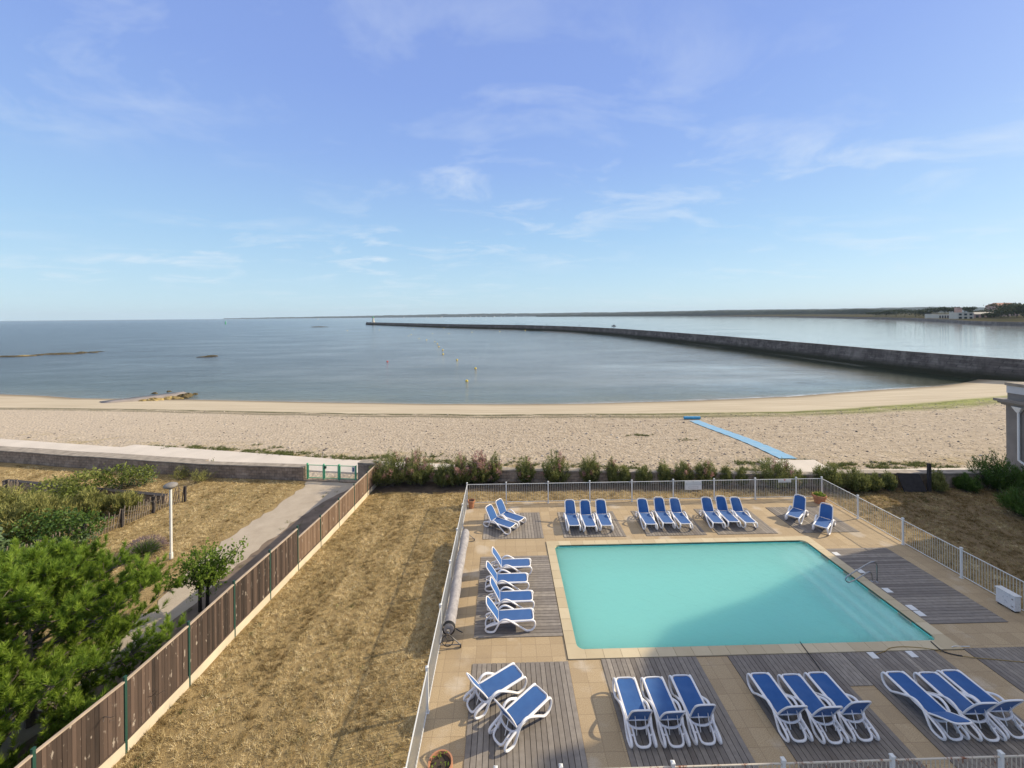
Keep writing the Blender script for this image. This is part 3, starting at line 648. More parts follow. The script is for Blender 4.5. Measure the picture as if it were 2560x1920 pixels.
# ------------------------------------------------------------------ far shore
def ridge(name, prof, mat, jitter, step=5.0, back=1.3, seed=3):
    # prof: list of (px, pixels of rise above the horizon line, distance)
    rr = np.random.default_rng(seed); xs = np.arange(prof[0][0], prof[-1][0] + 1, step)
    V = []; h0 = 0
    for x in xs:
        rise = np.interp(x, [p[0] for p in prof], [p[1] for p in prof]); d = np.interp(x, [p[0] for p in prof], [p[2] for p in prof])
        h0 = 0.6 * h0 + rr.normal(0, jitter)
        yh = PY - (x - PX) * math.tan(ROLL)
        top = AT(x, yh - max(0.25, rise + h0), d * 1.06); f = AT(x, yh, d); bk = AT(x, yh, d * back)
        mid = f.lerp(top, 0.55); mid.z = SEA + (top.z - SEA) * 0.72
        V += [(f.x, f.y, SEA - 1), (f.x, f.y, SEA + min(4, (top.z - SEA) * .2)), tuple(mid), tuple(top), (bk.x, bk.y, SEA - 1)]
    k = 5; F = [(i * k + j, (i + 1) * k + j, (i + 1) * k + j + 1, i * k + j + 1) for i in range(len(xs) - 1) for j in range(k - 1)]
    tag(np_mesh(name, V, F, mat, smooth=False), kind='structure')
ridge("far_hills", [(560, 0.3, 10500), (700, 1.4, 10200), (860, 3.0, 9800), (980, 4.2, 9400), (1092, 5.4, 9000), (1250, 6.2, 8500), (1400, 6.2, 8200), (1580, 7.3, 7600), (1800, 10, 7000), (2050, 10.5, 6600), (2200, 12, 6400), (2330, 13.4, 6400), (2480, 10.5, 6400), (2700, 12, 6400), (2900, 12, 6400)], M['hill'], 0.22, 5)
ridge("far_woods", [(1340, 0.8, 5200), (1500, 3.6, 4700), (1700, 5.6, 4000), (1800, 7.2, 3500), (1950, 8.0, 2900), (2080, 8, 2300), (2180, 9, 1700), (2240, 8, 1500)], M['hill'], 0.35, 3, 1.2, 9)
# headland with its quay
HQ = [(1417, 2915), (1120, 1640), (840.9, 907), (674.7, 634), (539, 460), (508.9, 392.3), (470, 300), (450, 200)]
def headland():
    pts = smooth_path([(x, y, 0) for x, y in HQ], 4); V = []; F = []
    for p in pts:
        d = Vector((1, 0.15, 0))
        for o_, z in ((3, 0.6), (60, 1.0), (140, 3.0), (500, 6.0), (900, 8)): q = p + d * o_ * (0.4 + p.y / 1500); V.append((q.x, q.y, z))
    k = 5; F = [(i * k + j, (i + 1) * k + j, (i + 1) * k + j + 1, i * k + j + 1) for i in range(len(pts) - 1) for j in range(k - 1)]
    tag(np_mesh("headland", V, F, M['headland'], smooth=True), kind='structure')
    V = []; F = []
    for i, p in enumerate(pts):
        d = Vector((1, 0.15, 0)); V += [tuple(p + Vector((0, 0, -6))), tuple(p + d * 0.8 + Vector((0, 0, 0.8))), tuple(p + d * 3.0 + Vector((0, 0, 0.8))), tuple(p + d * 3.4 + Vector((0, 0, -1)))]
    F = [(i * 4 + j, (i + 1) * 4 + j, (i + 1) * 4 + j + 1, i * 4 + j + 1) for i in range(len(pts) - 1) for j in range(3)]
    tag(np_mesh("quay_wall", V, F, M['quay']), "low dark quay wall along the foot of the far right headland", "quay")
headland()
def far_building(name, px0, px1, ybase, ytop, dist, wall, roof, label, wins=(3, 2), flat=False, depth=12, extra=None):
    a = AT(px0, ybase, dist); c = AT(px1, ybase, dist); z0 = a.z - 4; z1 = AT(px0, ytop, dist).z
    L = (c - a).length; e = empty(name, (a.x, a.y, 0), math.atan2(c.y - a.y, c.x - a.x), label, "building")
    MB().box(0, L, 0, depth, z0, z1).build("wall", wall, e)
    if flat: MB().box(-0.3, L + .3, -0.3, depth + .3, z1, z1 + .5).build("roof", roof, e)
    else: MB().add([(-.5, -.6, z1), (L + .5, -.6, z1), (L + .5, depth + .6, z1), (-.5, depth + .6, z1), (min(4, L * .2), depth / 2, z1 + depth * .28), (L - min(4, L * .2), depth / 2, z1 + depth * .28)], [(0, 1, 5, 4), (1, 2, 5), (2, 3, 4, 5), (3, 0, 4), (0, 3, 2, 1)]).build("roof", roof, e)
    nx, nz = wins; hh = z1 - a.z
    for i in range(nx):
        for j in range(nz):
            x = L * (i + .5) / nx; z = a.z + hh * (j + .5) / nz
            MB().box(x - L * .26 / nx, x + L * .26 / nx, -0.2, 0.1, z - .30 * hh / nz, z + .26 * hh / nz).build("window", M['glass'], e)
    return e, L, z1, a.z
far_building("gallery_house", 2347, 2392.5, 797.5, 786.5, 690, M['farwhite'], M['farwhite'], "low white seaside building with a row of tall dark arches on the far quay", (7, 1), True)
e, L, z1, z0 = far_building("white_villa", 2394, 2434, 798.5, 782, 615, M['farwhite'], M['farwhite'], "two storey white villa with a brick tower on its roof, on the far headland", (3, 2), True)
MB().box(L * .15, L * .42, 3, 8, z1 + .5, z1 + 8).build("brick_tower", M['farpink'], e)
far_building("low_annexe", 2329, 2346.5, 795.5, 785, 720, M['farwhite'], M['slate'], "small pale annexe left of the arched seaside building", (2, 1), True)
far_building("long_villa", 2436, 2492, 797, 785.5, 650, M['farpink'], M['slate'], "long low greyish pink house right of the white villa", (4, 1))
far_building("apartment_block", 2494, 2548, 795, 764.5, 690, M['farpink'], M['redroof'], "tall pink apartment block with a red roof rising behind the headland trees", (5, 4), depth=18)
# cloud of small leaf faces
def leaf_quads(P, size, r, flat=0.0):
    n = len(P); a = r.normal(size=(n, 3)); a /= np.linalg.norm(a, axis=1)[:, None]
    b_ = r.normal(size=(n, 3)); b_ -= a * (a * b_).sum(1)[:, None]; b_ /= np.linalg.norm(b_, axis=1)[:, None]
    s_ = (size * r.uniform(0.6, 1.3, n))[:, None]
    V = np.stack([P - a * s_ * .5, P + b_ * s_ * .28, P + a * s_ * .5, P - b_ * s_ * .28], 1).reshape(-1, 3)
    F = np.arange(n * 4).reshape(n, 4); return V, F
def blob_points(r, blobs, n, shell=0.45):
    # blobs: (centre, radii); points crowd the outer skin of each blob
    w = np.array([b_[1][0] * b_[1][1] for b_ in blobs]); w = w / w.sum(); P = []; T = []
    for (c, rad), wi in zip(blobs, w):
        k = max(3, int(n * wi)); d = r.normal(size=(k, 3)); d /= np.linalg.norm(d, axis=1)[:, None]
        q = r.uniform(shell, 1.0, k) ** 0.6; q *= 1 + 0.18 * r.normal(size=k)
        P.append(np.array(c) + d * q[:, None] * np.array(rad)); T.append(np.clip(0.5 + r.normal(0, 0.12) + r.normal(0, 0.16, k), 0, 1))
    return np.concatenate(P), np.concatenate(T)
def far_tree(px, py, d, w, h, label, seed):
    d *= 1.13; w *= 1.3; h *= 1.15
    p = AT(px, py, d); r = np.random.default_rng(seed)
    e = empty("coast_tree", p, 0, label, "tree", "dark trees on the far headland")
    blobs = [((r.uniform(-.5, .5) * w, r.uniform(-.3, .3) * w, h * r.uniform(.55, .85)), (w * .34, w * .34, h * .2)) for _ in range(7)] + [((0, 0, h * .5), (w * .5, w * .4, h * .35))]
    P, T = blob_points(r, blobs, 700, .1); V, F = leaf_quads(P, 2.8, r)
    np_mesh("crown", V, F, M['fartree'], e, np.repeat(T, 4))
    MB().tube([(0, 0, -3), (.3, 0, h * .4), (0, .2, h * .7)], .35, 6, rr=[.5, .35, .15]).build("trunk", M['darkbark'], e)
tl = [(2190, 790, 900, 20, 9), (2215, 790, 880, 26, 11), (2240, 790, 850, 22, 13), (2262, 790, 820, 26, 15), (2288, 791, 780, 26, 14), (2312, 792, 720, 22, 11), (2342, 785, 700, 20, 12), (2362, 785, 700, 16, 13), (2385, 784, 700, 16, 11), (2423, 785, 660, 14, 12), (2452, 788, 680, 16, 8), (2482, 796, 560, 18, 8), (2502, 796, 540, 22, 13), (2520, 797, 520, 24, 20), (2542, 797, 500, 22, 18), (2560, 798, 480, 22, 19), (2582, 798, 480, 24, 18)]
words = ["leftmost low dark tree on the far headland", "second dark tree from the left on the far headland", "third dark tree from the left on the far headland", "tallest dark tree left of the low white annexe", "broad dark tree behind the head of the far quay", "dark tree just left of the low white annexe", "dark tree behind the left end of the arched seaside building", "dark tree behind the middle of the arched seaside building", "dark tree behind the right end of the arched seaside building", "dark tree right of the brick tower behind the white villa", "small dark tree behind the long pinkish house", "low round tree at the right end of the long pinkish house", "dark pine in front of the left end of the pink apartment block", "tall dark pine in front of the middle of the pink apartment block", "tall dark pine at the right end of the pink apartment block", "tall dark pine cut by the right edge of the photo", "dark pine just beyond the right edge of the headland"]
for i, (t, wd) in enumerate(zip(tl, words)): far_tree(*t, wd, 100 + i)
# white houses sprinkled along the far shore
hr = random.Random(5)
for k, x in enumerate([1010, 1066, 1105, 1157, 1164, 1176, 1190, 1202, 1216, 1236, 1253, 1262, 1290, 1310]):
    d = 8300 + hr.uniform(-150, 150); p = AT(x, PY - (x - PX) * math.tan(ROLL) + 0.9, d); w = hr.uniform(14, 26); h = hr.uniform(7, 12)
    e = empty("shore_house", (p.x, p.y, SEA), hr.uniform(-.4, .4), "tiny white house on the far wooded shore beyond the breakwater", "house", "houses along the far shore")
    MB().box(-w / 2, w / 2, -5, 5, 0, h + 4).build("wall", M['farwhite'], e)
    MB().add([(-w / 2, -6, h + 4), (w / 2, -6, h + 4), (w / 2, 6, h + 4), (-w / 2, 6, h + 4), (-w / 2, 0, h + 8), (w / 2, 0, h + 8)], [(0, 1, 5, 4), (2, 3, 4, 5), (0, 4, 3), (1, 2, 5), (0, 3, 2, 1)]).build("roof", M['slate'], e)
# boats
def sailing_boat(x, y, d, label):
    p = AT(x, y, d); e = empty("sailing_boat", (p.x, p.y, SEA), 0.5, label, "boat", "distant sailing boats")
    MB().prism([(-4, -1), (3, -1.2), (5, 0), (3, 1.2), (-4, 1)], -0.4, 1.2).build("hull", M['farwhite'], e)
    MB().add([(-3, -.05, 1.8), (1.2, -.05, 1.8), (.9, -.05, 14), (-3, .05, 1.8), (1.2, .05, 1.8), (.9, .05, 14)], [(0, 1, 2), (5, 4, 3), (0, 3, 4, 1), (1, 4, 5, 2), (2, 5, 3, 0)]).build("sail", M['farwhite'], e)
    MB().bar((1.3, 0, 1), (1.3, 0, 15), .2, .2, (0, 1, 0)).build("mast", M['farwhite'], e)
for x, y, d, lb in [(1071, 795, 4200, "white sailing boat left of its neighbour far beyond the breakwater"), (1102, 794.5, 4000, "white sailing boat right of its neighbour far beyond the breakwater"), (795, 800, 2900, "lone white sailing boat far out left of the lighthouse")]: sailing_boat(x, y, d, lb)
p = G(1534.5, 815.5, SEA); e = empty("motorboat", p, 0.1, "small dark motorboat on the water just beyond the breakwater", "boat")
MB().prism([(-2.7, -.9), (1.5, -1), (3.0, 0), (1.5, 1), (-2.7, .9)], -.3, .8).build("hull", c_d, e)
MB().box(-.6, .8, -.5, .5, .8, 1.9).build("cabin", c_d, e); MB().box(-2.9, -2.6, -.2, .2, -.2, 1.3).build("engine", M['black'], e)
# buoys
def buoy_proto():
    b = MB(); b.lathe([(0.02, -.36), (.2, -.32), (.34, -.12), (.38, .05), (.33, .22), (.2, .34), (.05, .38)], 14); b.lathe([(.06, .36), (.06, .48), (.01, .5)], 8)
    return b
YB = [(1257, 788, 1.0), (1346, 660, 1), (1157, 573, 1), (1015, 512, 1), (1011, 470, 1), (971, 436, 1), (956, 407, 1), (930, 383, .8), (846, 366, 1), (768, 350, .8), (660, 325, .8), (688, 312, 1.1)]
FB = [(35, 272, 1.4), (362, 265, 1.4), (710, 256, 1.4), (1024, 245, 1.4), (1310, 287, 1.2), (1597, 279, 1.2), (1855, 268, 1.4)]
ords = ["first", "second", "third", "fourth", "fifth", "sixth", "seventh", "eighth", "ninth", "tenth", "eleventh", "last"]
ME = None
for i, (x, y, s_) in enumerate(YB + FB + [(907, 300, 1.0), (1075, 300, 1.0)]):
    p = G(860 + x / 4.096, 760 + y / 4.096 + .6, SEA)
    if ME is None: o = buoy_proto().build("buoy", M['yellow'], smooth=True, angle=40); ME = o.data
    else: o = bpy.data.objects.new("buoy", ME); col.objects.link(o)
    o.location = p; o.scale = (s_ * .88,) * 3
    if i < 12: lb = ("big yellow ball buoy nearest the beach, start of the line running seaward" if i == 0 else f"yellow buoy, {ords[i]} from the beach in the line running seaward"); g = "yellow buoys in the line running seaward"
    elif i < 19: lb = f"yellow buoy, {ords[i - 12]} from the left in the far row near the breakwater"; g = "yellow buoys in the row along the breakwater"
    else: lb = ["faint yellow buoy between the far row and the seaward line, the left one of two", "faint yellow buoy between the far row and the seaward line, the right one of two"][i - 19]; g = "yellow buoys in the row along the breakwater"
    tag(o, lb, "buoy", g)
o = buoy_proto().build("buoy", M['red'], smooth=True, angle=40); o.location = G(968.4, 904.5, SEA); o.scale = (.8,) * 3; tag(o, "small red buoy floating alone left of the yellow line", "buoy")
# rocks
def rock(loc, rx, ry, rz_, mat, label, seed, group=None, name="sea_rock"):
    r = np.random.default_rng(seed); V = []; F = []; n, m_ = 22, 9
    ph = r.uniform(0, 6, 6)
    for i in range(m_):
        t = i / (m_ - 1) * math.pi * .5
        for k in range(n):
            a = 2 * math.pi * k / n; q = 1 + .22 * math.sin(3 * a + ph[0]) + .15 * math.sin(7 * a + ph[1] + t * 3) + .12 * math.sin(5 * a - t * 4 + ph[2]) + r.normal(0, .05)
            V.append((rx * math.cos(a) * math.cos(t) * q, ry * math.sin(a) * math.cos(t) * q, rz_ * (math.sin(t) * (1 + .3 * math.sin(4 * a + ph[3])) - .25)))
    F = [(i * n + k, i * n + (k + 1) % n, (i + 1) * n + (k + 1) % n, (i + 1) * n + k) for i in range(m_ - 1) for k in range(n)]
    o = np_mesh(name, V, F, mat); o.location = loc; return tag(o, label, "rock", group)
for i, (x, y, rx, ry, rz_, lb) in enumerate([(60, 492, 12, 1.8, .75, "brown weedy rock at the left edge of the photo, awash in the sea"), (150, 488, 6, 1.5, .7, "brown weedy rock, second from the left in the broken reef"), (197, 488, 2.4, 1, .5, "tiny rock between two longer ones in the reef on the left"), (240, 483, 3.6, 1.2, .6, "small brown rock left of the largest reef rock"), (345, 477, 11, 2.2, .9, "largest brown rock of the reef on the left"), (420, 474, 11, 2.0, .9, "brown rock joined to the right end of the largest reef rock"), (522, 467, 3.4, 1.4, .9, "small dark rock right of the largest reef rock"), (597, 465, 3.4, 1.2, .7, "small dark rock, rightmost of the reef on the left"), (640, 459, 3.0, .8, .35, "thin sliver of rock just beyond the reef's right end"), (1318, 494, 4.5, .9, .5, "low dark rock awash in the middle of the bay, left one of the pair"), (1362, 489, 3.5, 1.2, .75, "dark rock awash in the middle of the bay, right one of the pair"), (2056, 301.5, 17, 4, 1.6, "dark rock far out in the bay below the lighthouse's left")]):
    rock(G(x / 2.572, 700 + y / 2.572 + .5, SEA), rx * .72, ry * .8, rz_ * .62, M['rock'] if i not in (0, 1, 4, 5) else M['yrock'] if i in (1,) else M['rock'], lb, 40 + i, "weedy rocks awash in the sea")
# slipway running from the sand into the water
def slipway():
    a = Vector((-67.5, 70.4, -2.62)); c = Vector((-60.0, 79.0, -2.62))
    d = (c - a).normalized(); n = Vector((-d.y, d.x, 0)) * 1.7
    V = []; F = []; k = 9
    for i in range(k):
        p = a.lerp(c, i / (k - 1)); w = 1 + .05 * math.sin(i * 2.1)
        V += [tuple(p - n * w + Vector((0, 0, -1.2))), tuple(p - n * w), tuple(p + n * w), tuple(p + n * w + Vector((0, 0, -1.2)))]
    F = [(i * 4 + j, i * 4 + j + 1, (i + 1) * 4 + j + 1, (i + 1) * 4 + j) for i in range(k - 1) for j in range(3)] + [(0, 3, 2, 1), (k * 4 - 4, k * 4 - 3, k * 4 - 2, k * 4 - 1)]
    tag(np_mesh("slipway", V, F, M['slab']), "old grey concrete slipway running off the sand into the sea", "slipway")
    rr = random.Random(2)
    for i in range(8):
        t = .42 + i * .082; p = a.lerp(c, t) + Vector((1.45 + rr.uniform(-.3, .3), -1.5 + rr.uniform(-.3, .3), -.45 + rr.uniform(-.1, .1)))
        rock(p, rr.uniform(.6, 1.5), rr.uniform(.5, .8), rr.uniform(.35, .6), M['yrock'] if i < 6 else M['rock'], f"yellow weedy boulder, {ords[i]} from the land along the slipway's near side", 70 + i, "boulders along the slipway", "boulder")
    for i, (x, y, s_, lb) in enumerate([(480, 318, .8, "pale boulder on the sand at the landward end of the slipway"), (375, 345, .5, "small dark boulder beside the landward end of the slipway"), (1160, 183, .8, "low dark stone on the slipway's seaward side, left one"), (1440, 148, .7, "square dark stone on top of the slipway's seaward edge"), (1950, 200, .8, "dark stone standing alone in the water off the slipway's tip"), (1790, 215, .9, "dark stone touching the slipway's tip"), (5, 370, .5, "dark stone lying on the sand left of the slipway")]):
        q = G(240 + x / 7.9, 960 + y / 7.9 + .7, -2.95 if x < 600 else -3.0); rock(q, s_ * .62, s_ * .45, s_ * .36, M['rock'] if i else M['slab'], lb, 90 + i, "loose stones around the slipway", "boulder")
slipway()

# ------------------------------------------------------------------ beach mat
def beach_mat():
    a0, a1 = GB(1680 + 1490 / 5.53, 1020 + 706 / 5.53), GB(1680 + 1740 / 5.53, 1020 + 708 / 5.53)
    b0, b1 = GB(1680 + 262 / 5.53, 1020 + 178 / 5.53), GB(1680 + 398 / 5.53, 1020 + 172 / 5.53)
    V = []; F = []; n, k = 40, 5
    for i in range(n + 1):
        t = i / n; l = a0.lerp(b0, t); r_ = a1.lerp(b1, t); w = .25 * math.sin(t * 5.0)
        for j in range(k):
            p = l.lerp(r_, j / (k - 1)); x = p.x + w; V.append((x, p.y, beach_z(x, p.y) + .05 + .015 * math.sin(i * 1.7 + j)))
    F = [(i * k + j, i * k + j + 1, (i + 1) * k + j + 1, (i + 1) * k + j) for i in range(n) for j in range(k - 1)]
    e = empty("beach_mat", a0, 0, "pale blue access mat laid across the beach, still rolled up at its seaward end", "mat")
    o = np_mesh("matting", V, F, M['mat'], e); o.matrix_parent_inverse = Matrix.Translation(-a0)
    c0, c1 = GB(1680 + 165 / 5.53, 1020 + 158 / 5.53), GB(1680 + 390 / 5.53, 1020 + 158 / 5.53); up = Vector((0, 0, .20))
    r_ = MB(); d = (c1 - c0); r_.tube([c0 + up, c0 + d * .33 + up, c0 + d * .66 + up, c1 + up], .18, 16)
    r_.tube([c0 + up - d * .012, c0 + up], .12, 12)
    o = r_.build("mat_roll", M['matroll'], e, True, angle=40); o.matrix_parent_inverse = Matrix.Translation(-a0)
beach_mat()

# ------------------------------------------------------------------ low stone walls, gate
def wall(name, pts, h, th, label, caph=.07, cm=None):
    e = empty(name, (*pts[0], 0), 0, label, "wall"); inv = Matrix.Translation((-pts[0][0], -pts[0][1], 0))
    P = [Vector((*p, 0)) for p in pts]; L = []; Rr = []
    for i, p in enumerate(P):
        t = (P[min(i + 1, len(P) - 1)] - P[max(i - 1, 0)]).normalized(); n = Vector((-t.y, t.x, 0)); L.append(p); Rr.append(p + n * th)
    def strip(z0, z1, out):
        b = MB(); k = len(P)
        for i in range(k):
            n = (Rr[i] - L[i]).normalized() * out; a, c = L[i] - n, Rr[i] + n
            b.v += [(a.x, a.y, z0), (c.x, c.y, z0), (c.x, c.y, z1), (a.x, a.y, z1)]; b.t += [.5] * 4
        for i in range(k - 1):
            for j in range(4): b.f.append((i * 4 + j, i * 4 + (j + 1) % 4, (i + 1) * 4 + (j + 1) % 4, (i + 1) * 4 + j))
        b.f += [(3, 2, 1, 0), (k * 4 - 4, k * 4 - 3, k * 4 - 2, k * 4 - 1)]; return b
    o = strip(-.3, h, 0).build("masonry", M['wall'], e); o.matrix_parent_inverse = inv
    o = strip(h, h + caph, .04).build("capping", cm or M['wallcap'], e); o.matrix_parent_inverse = inv
    return e
def sub(p0, p1, n, amp, seed):
    rr = random.Random(seed); return [(p0[0] + (p1[0] - p0[0]) * i / n, p0[1] + (p1[1] - p0[1]) * i / n + (rr.uniform(-amp, amp) if 0 < i < n else 0)) for i in range(n + 1)]
wall("stone_wall", sub((-75, 41.5), (-40.3, 33.75), 12, .05, 1) + sub((-40.3, 33.75), (-22.0, 30.0), 10, .05, 2)[1:], .84, .85, "long rubble garden wall beside the pale promenade, on the left")
wall("stone_wall", sub((-22.0, 29.95), (-13.95, 28.9), 6, .03, 3), .86, .5, "shorter stretch of stone wall ending at the green gate")
MB_ = wall("gate_pillar", [(-10.15, 28.7), (-8.75, 28.5)], 1.15, .6, "thick square stone pillar between the green gate and the board fence", .10); MB_['category'] = "pillar"
wall("stone_wall", sub((-8.75, 28.5), (-3.0, 28.35), 5, .03, 4) + sub((-3, 28.35), (21.5, 26.35), 18, .03, 5)[1:], .72, .45, "low dark stone wall behind the flowering hedge and pool fence")
wall("stone_wall", sub((21.5, 26.3), (35.5, 25.75), 10, .02, 6), .84, .5, "dark stone wall behind the shaded lawn on the right")
def gate():
    a = Vector((-13.82, 29.08, 0)); c = Vector((-10.2, 28.62, 0)); L = (c - a).length
    e = empty("garden_gate", a, math.atan2(c.y - a.y, c.x - a.x), "green metal double gate with white mesh between stone wall and pillar", "gate")
    x1, x2 = L * .345, L * .65
    for x, w, h in ((0.05, .09, 1.12), (x1, .08, 1.1), (x2, .10, 1.1), (L - .05, .06, 1.05)):
        b = MB(); b.box(x - w / 2, x + w / 2, -w / 2, w / 2, 0, h); b.box(x - w / 2 - .01, x + w / 2 + .01, -w / 2 - .01, w / 2 + .01, h, h + .02); b.build("post", M['gategreen'], e)
    for x0, xx in ((.11, x1 - .05), (x1 + .05, x2 - .06), (x2 + .06, L - .1)):
        b = MB(); 
        b.box(x0, xx, -.02, .02, .12, .16); b.box(x0, xx, -.02, .02, 1.0, 1.04); b.box(x0, x0 + .04, -.02, .02, .16, 1.0); b.box(xx - .04, xx, -.02, .02, .16, 1.0)
        f = b.build("frame", M['gategreen'], e); b = MB()
        for k in range(1, 9): b.box(x0 + .04, xx - .04, -.004, .004, .16 + k * .093, .168 + k * .093)
        for k in range(1, 12): t = x0 + (xx - x0) * k / 12; b.box(t - .003, t + .003, .005, .011, .16, 1.0)
        b.build("mesh_panel", M['whitepaint'], f)
    MB().box(x1 + .03, x1 + .17, -.06, .05, .80, .96).build("lock", M['greenmetal'], e)
    s_ = MB().box(L - .32, L - .11, -.05, -.03, .62, .99).build("notice", M['whitepaint'], e)
    MB().box(L - .285, L - .165, -.056, -.0505, .68, .94).build("blue_panel", simple("faded_blue_print", (.10, .14, .24), .7), s_)
    MB().box(-.1, L + .1, -.25, .3, -.05, .05).build("threshold", M['wall'], e)
gate()

# ------------------------------------------------------------------ brown board fence
WP = [(-10.75, 5.3), (-10.55, 7.25), (-10.32, 9.19), (-9.96, 10.97), (-9.78, 12.9), (-9.66, 14.85), (-9.48, 16.77), (-9.31, 18.67), (-9.13, 20.55), (-8.98, 22.45), (-8.84, 24.35), (-8.71, 26.25), (-8.6, 28.0)]
def board_fence():
    e = empty("board_fence", (0, 0, 0), 0, "long brown board fence on a pale concrete plinth with green metal posts", "fence")
    rr = random.Random(11)
    for i, (x, y) in enumerate(WP):
        h = 1.95 if i <= 7 else 1.52
        b = MB(); b.box(x - .025, x + .025, y - .034, y + .034, -.05, h); b.box(x - .03, x + .03, y - .038, y + .038, h, h + .03)
        b.build("post", M['greenmetal'], e)
    for i in range(len(WP) - 1):
        a, c = Vector((*WP[i], 0)), Vector((*WP[i + 1], 0)); d = (c - a); L = d.length; d.normalize(); nrm = Vector((d.y, -d.x, 0))
        top = 1.86 if i < 7 else 1.43; base = .27
        Mx = Matrix.Translation(a) @ Matrix((d, -nrm, Vector((0, 0, 1)))).transposed().to_4x4()
        b = MB(); nb = 19; x = .04; w = (L - .08) / nb; pt = rr.uniform(.3, .6)
        for k in range(nb):
            b.tone = min(1, max(0, pt + rr.gauss(0, .30))); o_ = rr.uniform(-.006, .006)
            b.box(x, x + w - .006, -.012 + o_, .012 + o_, base + .05, top - .03, Mx); x += w
        b.build("board_panel", M['fwood'] if i < 7 else M['fwood_new'], e)
        b = MB(); b.box(.03, L - .03, -.03, .035, top - .03, top + .012, Mx); b.build("cap_rail", M['caprail'], e)
        b = MB(); b.box(.03, L - .03, -.025, .03, base, base + .05, Mx); b.build("bottom_rail", M['fwood'], e)
        b = MB(); b.box(.031, L - .031, -.03, .03, -.1, base, Mx); b.build("plinth", M['plinth'], e)
board_fence()

# ------------------------------------------------------------------ white pool fences
def pool_fence(label, posts, panels=None, mat=None, top=1.2, skip_post=()):
    e = empty("pool_fence", (*posts[0], 0), 0, label, "fence"); inv = Matrix.Translation((-posts[0][0], -posts[0][1], 0))
    for i, (x, y) in enumerate(posts):
        if i in skip_post: continue
        b = MB(); b.box(x - .035, x + .035, y - .035, y + .035, 0, 1.27); b.add([(x - .045, y - .045, 1.27), (x + .045, y - .045, 1.27), (x + .045, y + .045, 1.27), (x - .045, y + .045, 1.27), (x - .045, y - .045, 1.30), (x + .045, y - .045, 1.30), (x + .045, y + .045, 1.30), (x - .045, y + .045, 1.30), (x, y, 1.325)],
            [(0, 3, 2, 1), (0, 1, 5, 4), (1, 2, 6, 5), (2, 3, 7, 6), (3, 0, 4, 7), (4, 5, 8), (5, 6, 8), (6, 7, 8), (7, 4, 8)]); b.box(x - .06, x + .06, y - .06, y + .06, .001, .012)
        o = b.build("post", M['whitepaint'], e); o.matrix_parent_inverse = inv
    for i in range(len(posts) - 1):
        if panels is not None and i not in panels: continue
        a, c = Vector((*posts[i], 0)), Vector((*posts[i + 1], 0)); d = (c - a); L = d.length; d.normalize()
        Mx = Matrix.Translation(a) @ Matrix((d, Vector((-d.y, d.x, 0)), Vector((0, 0, 1)))).transposed().to_4x4()
        b = MB(); b.box(.037, L - .037, -.015, .015, top - .024, top, Mx); b.box(.037, L - .037, -.015, .015, .10, .125, Mx)
        o = b.build("rails", mat or M['whitepaint'], e); o.matrix_parent_inverse = inv
        b = MB(); n = max(2, int(round((L - .07) / .105)))
        for k in range(1, n): x = .037 + (L - .074) * k / n; b.box(x - .0065, x + .0065, -.0065, .0065, .125, top - .024, Mx)
        o = b.build("bars", mat or M['barpaint'], e); o.matrix_parent_inverse = inv
    return e
YF = 24.8
pool_fence("white barred fence at the back of the pool terrace, in front of the hedge", [(-2.27, YF), (.08, YF), (2.61, YF), (5.13, YF), (7.69, YF), (10.22, YF), (12.73, YF), (15.26, YF), (17.79, YF), (19.38, YF)])
pool_fence("white barred fence along the right side of the terrace beside the shaded lawn", [(19.38, YF), (19.37, 22.22), (19.36, 19.66), (19.36, 17.1), (19.36, 14.56), (19.36, 12.0), (19.36, 9.45)], skip_post=(0,))
pool_fence("white barred fence along the left side of the terrace, seen almost end on", [(-2.27, YF), (-2.27, 22.03), (-2.27, 19.48), (-2.27, 16.93), (-2.27, 14.37), (-2.27, 11.82), (-2.27, 9.15)], skip_post=(0,))
pool_fence("rust-stained white barred fence in the foreground at the bottom of the photo", [(-.26, 9.13), (1.19, 9.13), (3.7, 9.13), (6.2, 9.13), (8.7, 9.13), (11.22, 9.13), (13.73, 9.13), (16.25, 9.13), (19.3, 9.13)], panels=range(1, 8), mat=M['rusty'])
def notice(cx, w, z0, z1, label, kind):
    e = empty("fence_sign", (cx, YF - .035, z0), 0, label, "sign"); h = z1 - z0
    MB().box(-w / 2, w / 2, -.012, 0, 0, h).build("panel", M['whitepaint'], e)
    dk = simple("grey_print", (.22, .23, .24), .7)
    def frame(x0, x1, a, c, t=.010):
        b = MB(); b.box(x0, x1, -.0155, -.0125, a, a + t); b.box(x0, x1, -.0155, -.0125, c - t, c); b.box(x0, x0 + t, -.0155, -.0125, a + t, c - t); b.box(x1 - t, x1, -.0155, -.0125, a + t, c - t); b.build("printed_frame", dk, e)
    if kind == 0:
        frame(-w * .42, w * .42, h * .56, h * .76); frame(-w * .28, w * .28, h * .16, h * .34); MB().box(-.05, .05, -.0155, -.0125, h * .88, h * .91).build("printed_line", dk, e)
    else:
        MB().add([(-.07, -.0155, h * .95), (.07, -.0155, h * .95), (0, -.0155, h * .45), (-.07, -.0125, h * .95), (.07, -.0125, h * .95), (0, -.0125, h * .45)], [(2, 1, 0), (3, 4, 5), (0, 1, 4, 3), (1, 2, 5, 4), (2, 0, 3, 5)]).build("red_emblem", M['red'], e)
        MB().box(-w * .4, w * .4, -.0155, -.0125, h * .12, h * .22).build("printed_line", dk, e)
notice(11.43, 1.03, .66, 1.2, "white notice board with two printed frames fixed to the back pool fence", 0)
notice(17.05, .8, 1.0, 1.21, "narrow white sign with a red emblem fixed to the back pool fence", 1)

